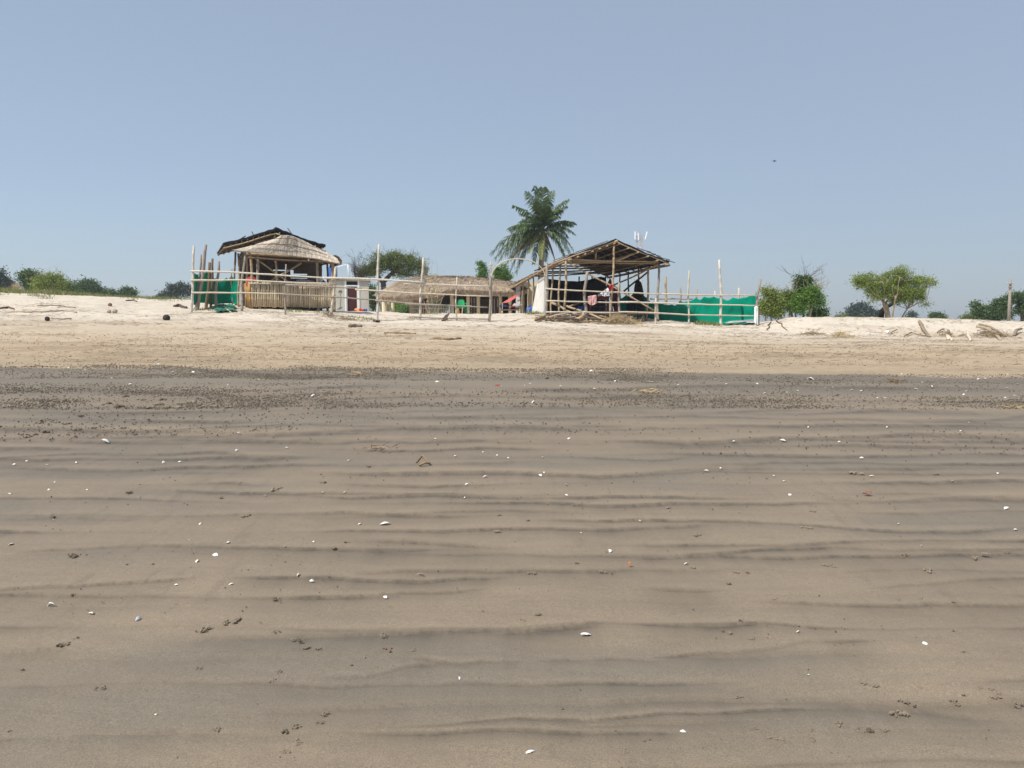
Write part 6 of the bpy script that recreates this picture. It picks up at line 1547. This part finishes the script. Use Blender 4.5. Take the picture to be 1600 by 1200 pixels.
def clumps():
    def mk(seed, n, mat, tall):
        q = random.Random(seed); mb = MB()
        for k in range(n):
            r = q.uniform(.05, .17); a = q.random() * 6.3; d = q.random() ** .7 * .58
            mb.blob((d * math.cos(a) * 1.25, d * math.sin(a) * .8, r * tall), r, r * q.uniform(.7, 1.1), r * q.uniform(.7, 1), seed * 31 + k, 7, 5, .28)
        me = bpy.data.meshes.new('sand_clump'); me.from_pydata(mb.v, [], mb.f); me.materials.append(M[mat]); return me
    ms = [mk(k, 12 + 2 * k, 'clump_sand', .55) for k in range(5)] + [mk(9, 9, 'clump_dark', .6), mk(10, 13, 'clump_dark', .5), mk(12, 4, 'clump_red', .7)]
    L = [(605, 1012, 14, 7), (320, 980, 16, 0), (356, 969, 15, 1), (370, 966, 10, 2), (430, 934, 14, 5), (97, 1005, 12, 6), (105, 1004, 9, 0), (113, 928, 9, 5), (430, 985, 8, 1), (470, 1000, 12, 5), (460, 996, 8, 3), (478, 1010, 9, 2), (497, 1012, 8, 0), (158, 1073, 12, 1), (337, 1137, 13, 2), (448, 1140, 12, 6), (463, 1133, 10, 1), (464, 1158, 12, 3), (447, 1172, 13, 2), (508, 1113, 10, 0), (499, 1126, 8, 4), (120, 866, 15, 6), (112, 864, 7, 1),
         (507, 752, 11, 5), (432, 762, 14, 3), (202, 768, 10, 6), (84, 806, 9, 5), (312, 1043, 7, 1), (436, 1047, 9, 0), (425, 1062, 8, 3), (36, 1045, 7, 5), (550, 1038, 6, 5), (121, 995, 7, 5), (15, 1141, 8, 6), (198, 881, 6, 5), (239, 880, 6, 5), (600, 990, 9, 4), (646, 1014, 7, 3), (780, 804, 9, 5), (520, 854, 9, 2), (540, 846, 8, 5), (576, 728, 6, 6), (777, 829, 8, 2), (344, 775, 7, 3), (384, 804, 9, 3),
         (1492, 1093, 11, 1), (1405, 1112, 16, 3), (1368, 1070, 8, 2), (1350, 1066, 9, 0), (1409, 1092, 10, 4), (1425, 1098, 9, 1), (1452, 1170, 14, 3), (1471, 1170, 13, 2), (1355, 1138, 14, 6), (1384, 1139, 9, 0), (1312, 1129, 11, 3), (1268, 1138, 9, 2), (1180, 1137, 9, 1), (1212, 1152, 14, 3), (1228, 1158, 9, 4), (1269, 1154, 8, 3), (1101, 1166, 9, 2), (976, 1172, 10, 3), (962, 1141, 6, 5), (892, 1157, 7, 5), (978, 1199, 12, 1), (1016, 1155, 6, 5), (1007, 1157, 6, 5),
         (1155, 1088, 8, 3), (1556, 1084, 14, 3), (1592, 1098, 12, 1), (1530, 1072, 9, 2), (1548, 1075, 9, 0), (1506, 1085, 7, 5), (1437, 1073, 6, 2), (1505, 1017, 10, 6), (1480, 1006, 10, 2), (1460, 1000, 9, 3), (1496, 986, 9, 1), (1472, 994, 8, 0), (1292, 881, 9, 3), (1303, 884, 8, 1), (1452, 889, 13, 3), (1415, 865, 10, 7), (1490, 940, 7, 5), (1438, 934, 6, 2), (1140, 911, 9, 5), (1150, 892, 8, 2), (1168, 894, 6, 6), (1213, 934, 8, 3), (830, 893, 9, 4), (899, 879, 8, 6), (840, 958, 8, 2), (817, 968, 6, 3), (1088, 834, 9, 4), (1260, 823, 10, 3), (1338, 737, 12, 3), (1463, 739, 6, 3), (1266, 772, 7, 3), (1044, 792, 6, 2), (1269, 797, 6, 4), (825, 812, 7, 5), (1540, 864, 9, 2), (1525, 870, 9, 3), (1574, 860, 8, 1), (1404, 935, 6, 1), (1130, 985, 6, 5), (1142, 987, 7, 2), (1158, 968, 7, 6), (1175, 996, 7, 3), (942, 892, 7, 3), (956, 895, 6, 5), (1083, 885, 7, 2),
         (55, 677, 10, 5), (74, 672, 12, 6), (42, 681, 8, 0), (103, 660, 11, 0), (120, 669, 9, 1), (145, 667, 10, 6), (36, 677, 8, 1), (66, 655, 10, 0), (188, 632, 14, 6), (196, 617, 12, 5), (232, 634, 14, 0), (258, 622, 12, 6), (270, 634, 14, 3), (222, 622, 10, 1), (300, 626, 12, 2), (172, 628, 10, 5), (328, 633, 12, 3), (356, 634, 10, 0), (248, 629, 10, 3), (126, 648, 9, 6), (1, 665, 9, 6), (193, 667, 8, 0), (62, 659, 8, 3)]
    for i, (px, py, s, k) in enumerate(L):
        p = onsand(px, py + s * .2); z = s * p.y / FPX; o = bpy.data.objects.new('sand_clump', ms[k]); COL.objects.link(o); q = random.Random(i + 500)
        o.location = p - Vector((0, 0, z * .05)); z *= 1.3; o.scale = (z, z, z * .95); o.rotation_euler = (0, 0, q.random() * 6.3)
        if i == 0: lab = 'reddish brown lump standing out alone on the pale near sand'
        elif k == 7: lab = 'small rusty brown lump on the rippled sand'
        elif py < 700: lab = 'crumbly sand clump among the pellet bands by the tide line'
        elif k in (5, 6): lab = 'small dark clump of wet sand dug up on the near beach'
        else: lab = 'crumbly light brown sand cast dug up on the near beach'
        tag(o, lab, 'sand clump', 'sand clumps dug up by crabs')
    def scrapp(px, py, s, m, lab, cat='litter', name='plastic_scrap'):
        p = onsand(px, py); z = s * p.y / FPX; mb = MB().slab([p + Vector((-z * .5, 0, .02)), p + Vector((z * .1, -z * .25, .01)), p + Vector((z * .5, 0, .03)), p + Vector((0, z * .25, .035))], .008); tag(mb.build(name, m), lab, cat)
    scrapp(777, 603, 8, 'plastic_red', 'red-orange plastic strip on the dark sand below the tide line'); scrapp(983, 886, 5, 'plastic_orange', 'tiny orange scrap on the near sand')
    scrapp(1355, 773.5, 15, 'clump_red', 'thin rusty brown strip on the rippled sand'); scrapp(855, 592.5, 7, 'husk', 'flat black scrap just below the pellet band'); scrapp(1573, 604, 7, 'plastic_red', 'small red scrap at the far end of the dark sand', ) if False else None
    tag(MB().tube([onsand(651, 726) + Vector((0, 0, .02)), onsand(660, 723) + Vector((0, 0, .07)), onsand(671, 727) + Vector((0, 0, .02)), onsand(664, 728) + Vector((0, 0, .03)), onsand(655, 729) + Vector((0, 0, .01))], .012, 5).build('curled_twig', 'twig_dry'), 'thin dark twig curled into a loop on smooth sand', 'twig')
    for (px, py, n, lab, sd) in ((1397, 596.5, 60, 'rusty tuft of dry seaweed on the dark sand band', 3), (588, 704, 26, 'dark knot of fine seaweed on the smooth banded sand', 4), (1013, 613, 60, 'straw-coloured seaweed strands lying on the dark sand', 5), (1583, 637, 50, 'orange-brown seaweed clump at the picture edge by the tide line', 6), (560, 586, 60, 'yellowish seaweed wisps on the pellet band', 7)):
        r = np.random.RandomState(sd); p = onsand(px, py); C_ = np.array(p) + r.normal(size=(n, 3)) * np.array([.09, .09, .012]) + np.array([0, 0, .03]); t = norm(r.normal(size=(n, 3)) * np.array([1, .6, .2])) * .07; w = norm(r.normal(size=(n, 3))) * .006
        tag(rawmesh('seaweed_tuft', np.stack([C_ - t, C_ + w, C_ + t, C_ - w], 1).reshape(-1, 3), np.arange(n * 4).reshape(n, 4), 'twig_straw' if sd > 4 else 'twig_dry', off=p), lab, 'seaweed')
clumps()

# ================================================================== LIGHT AND SKY
SUN_EL, SUN_AZ = math.radians(50), Vector((-.78, -.62, 0)).normalized()
w = bpy.data.worlds.new('World'); scn.world = w; w.use_nodes = True
nt = w.node_tree; nt.nodes.clear()
sky = nt.nodes.new('ShaderNodeTexSky'); sky.sky_type = 'NISHITA'; sky.sun_disc = False
sky.sun_elevation = SUN_EL; sky.sun_rotation = math.atan2(-SUN_AZ.x, SUN_AZ.y)
sky.air_density = 1.0; sky.dust_density = 1.0; sky.ozone_density = 3.0; sky.altitude = 0
bg = nt.nodes.new('ShaderNodeBackground'); bg.inputs[1].default_value = .12
wo = nt.nodes.new('ShaderNodeOutputWorld')
mx = nt.nodes.new('ShaderNodeMix'); mx.data_type = 'RGBA'; mx.inputs[0].default_value = .69; mx.inputs[7].default_value = (2.50, 2.96, 3.60, 1)   # thin even summer haze over the clear sky
nt.links.new(sky.outputs[0], mx.inputs[6]); nt.links.new(mx.outputs[2], bg.inputs[0]); nt.links.new(bg.outputs[0], wo.inputs[0])
sl = bpy.data.lights.new('sun', 'SUN'); sl.energy = 4.2; sl.angle = math.radians(.6); sl.color = (1, .95, .87)
so = bpy.data.objects.new('sun', sl); COL.objects.link(so)
ds = Vector((SUN_AZ.x * math.cos(SUN_EL), SUN_AZ.y * math.cos(SUN_EL), math.sin(SUN_EL)))
so.rotation_euler = (-ds).to_track_quat('-Z', 'Y').to_euler(); so.location = ds * 50

# air between the camera and the far trees
hz = MB().box((0, 140, -1.2), 900, 330, 24); ho = hz.build('haze', 'sand')
hm, hnt, hout = newmat('haze'); hv = hnt.nodes.new('ShaderNodeVolumePrincipled'); hv.inputs['Color'].default_value = (.80, .88, 1, 1); hv.inputs['Density'].default_value = .0007; hv.inputs['Anisotropy'].default_value = .2
hnt.links.new(hv.outputs[0], hout.inputs['Volume']); ho.data.materials.clear(); ho.data.materials.append(hm)
tag(ho, 'thin summer haze over the beach', None, None, 'stuff')

scn.view_settings.view_transform = 'Standard'; scn.view_settings.look = 'None'; scn.view_settings.exposure = .4; scn.view_settings.gamma = 1
scn.render.engine = 'CYCLES'
scn.cycles.max_bounces = 6; scn.cycles.transparent_max_bounces = 8
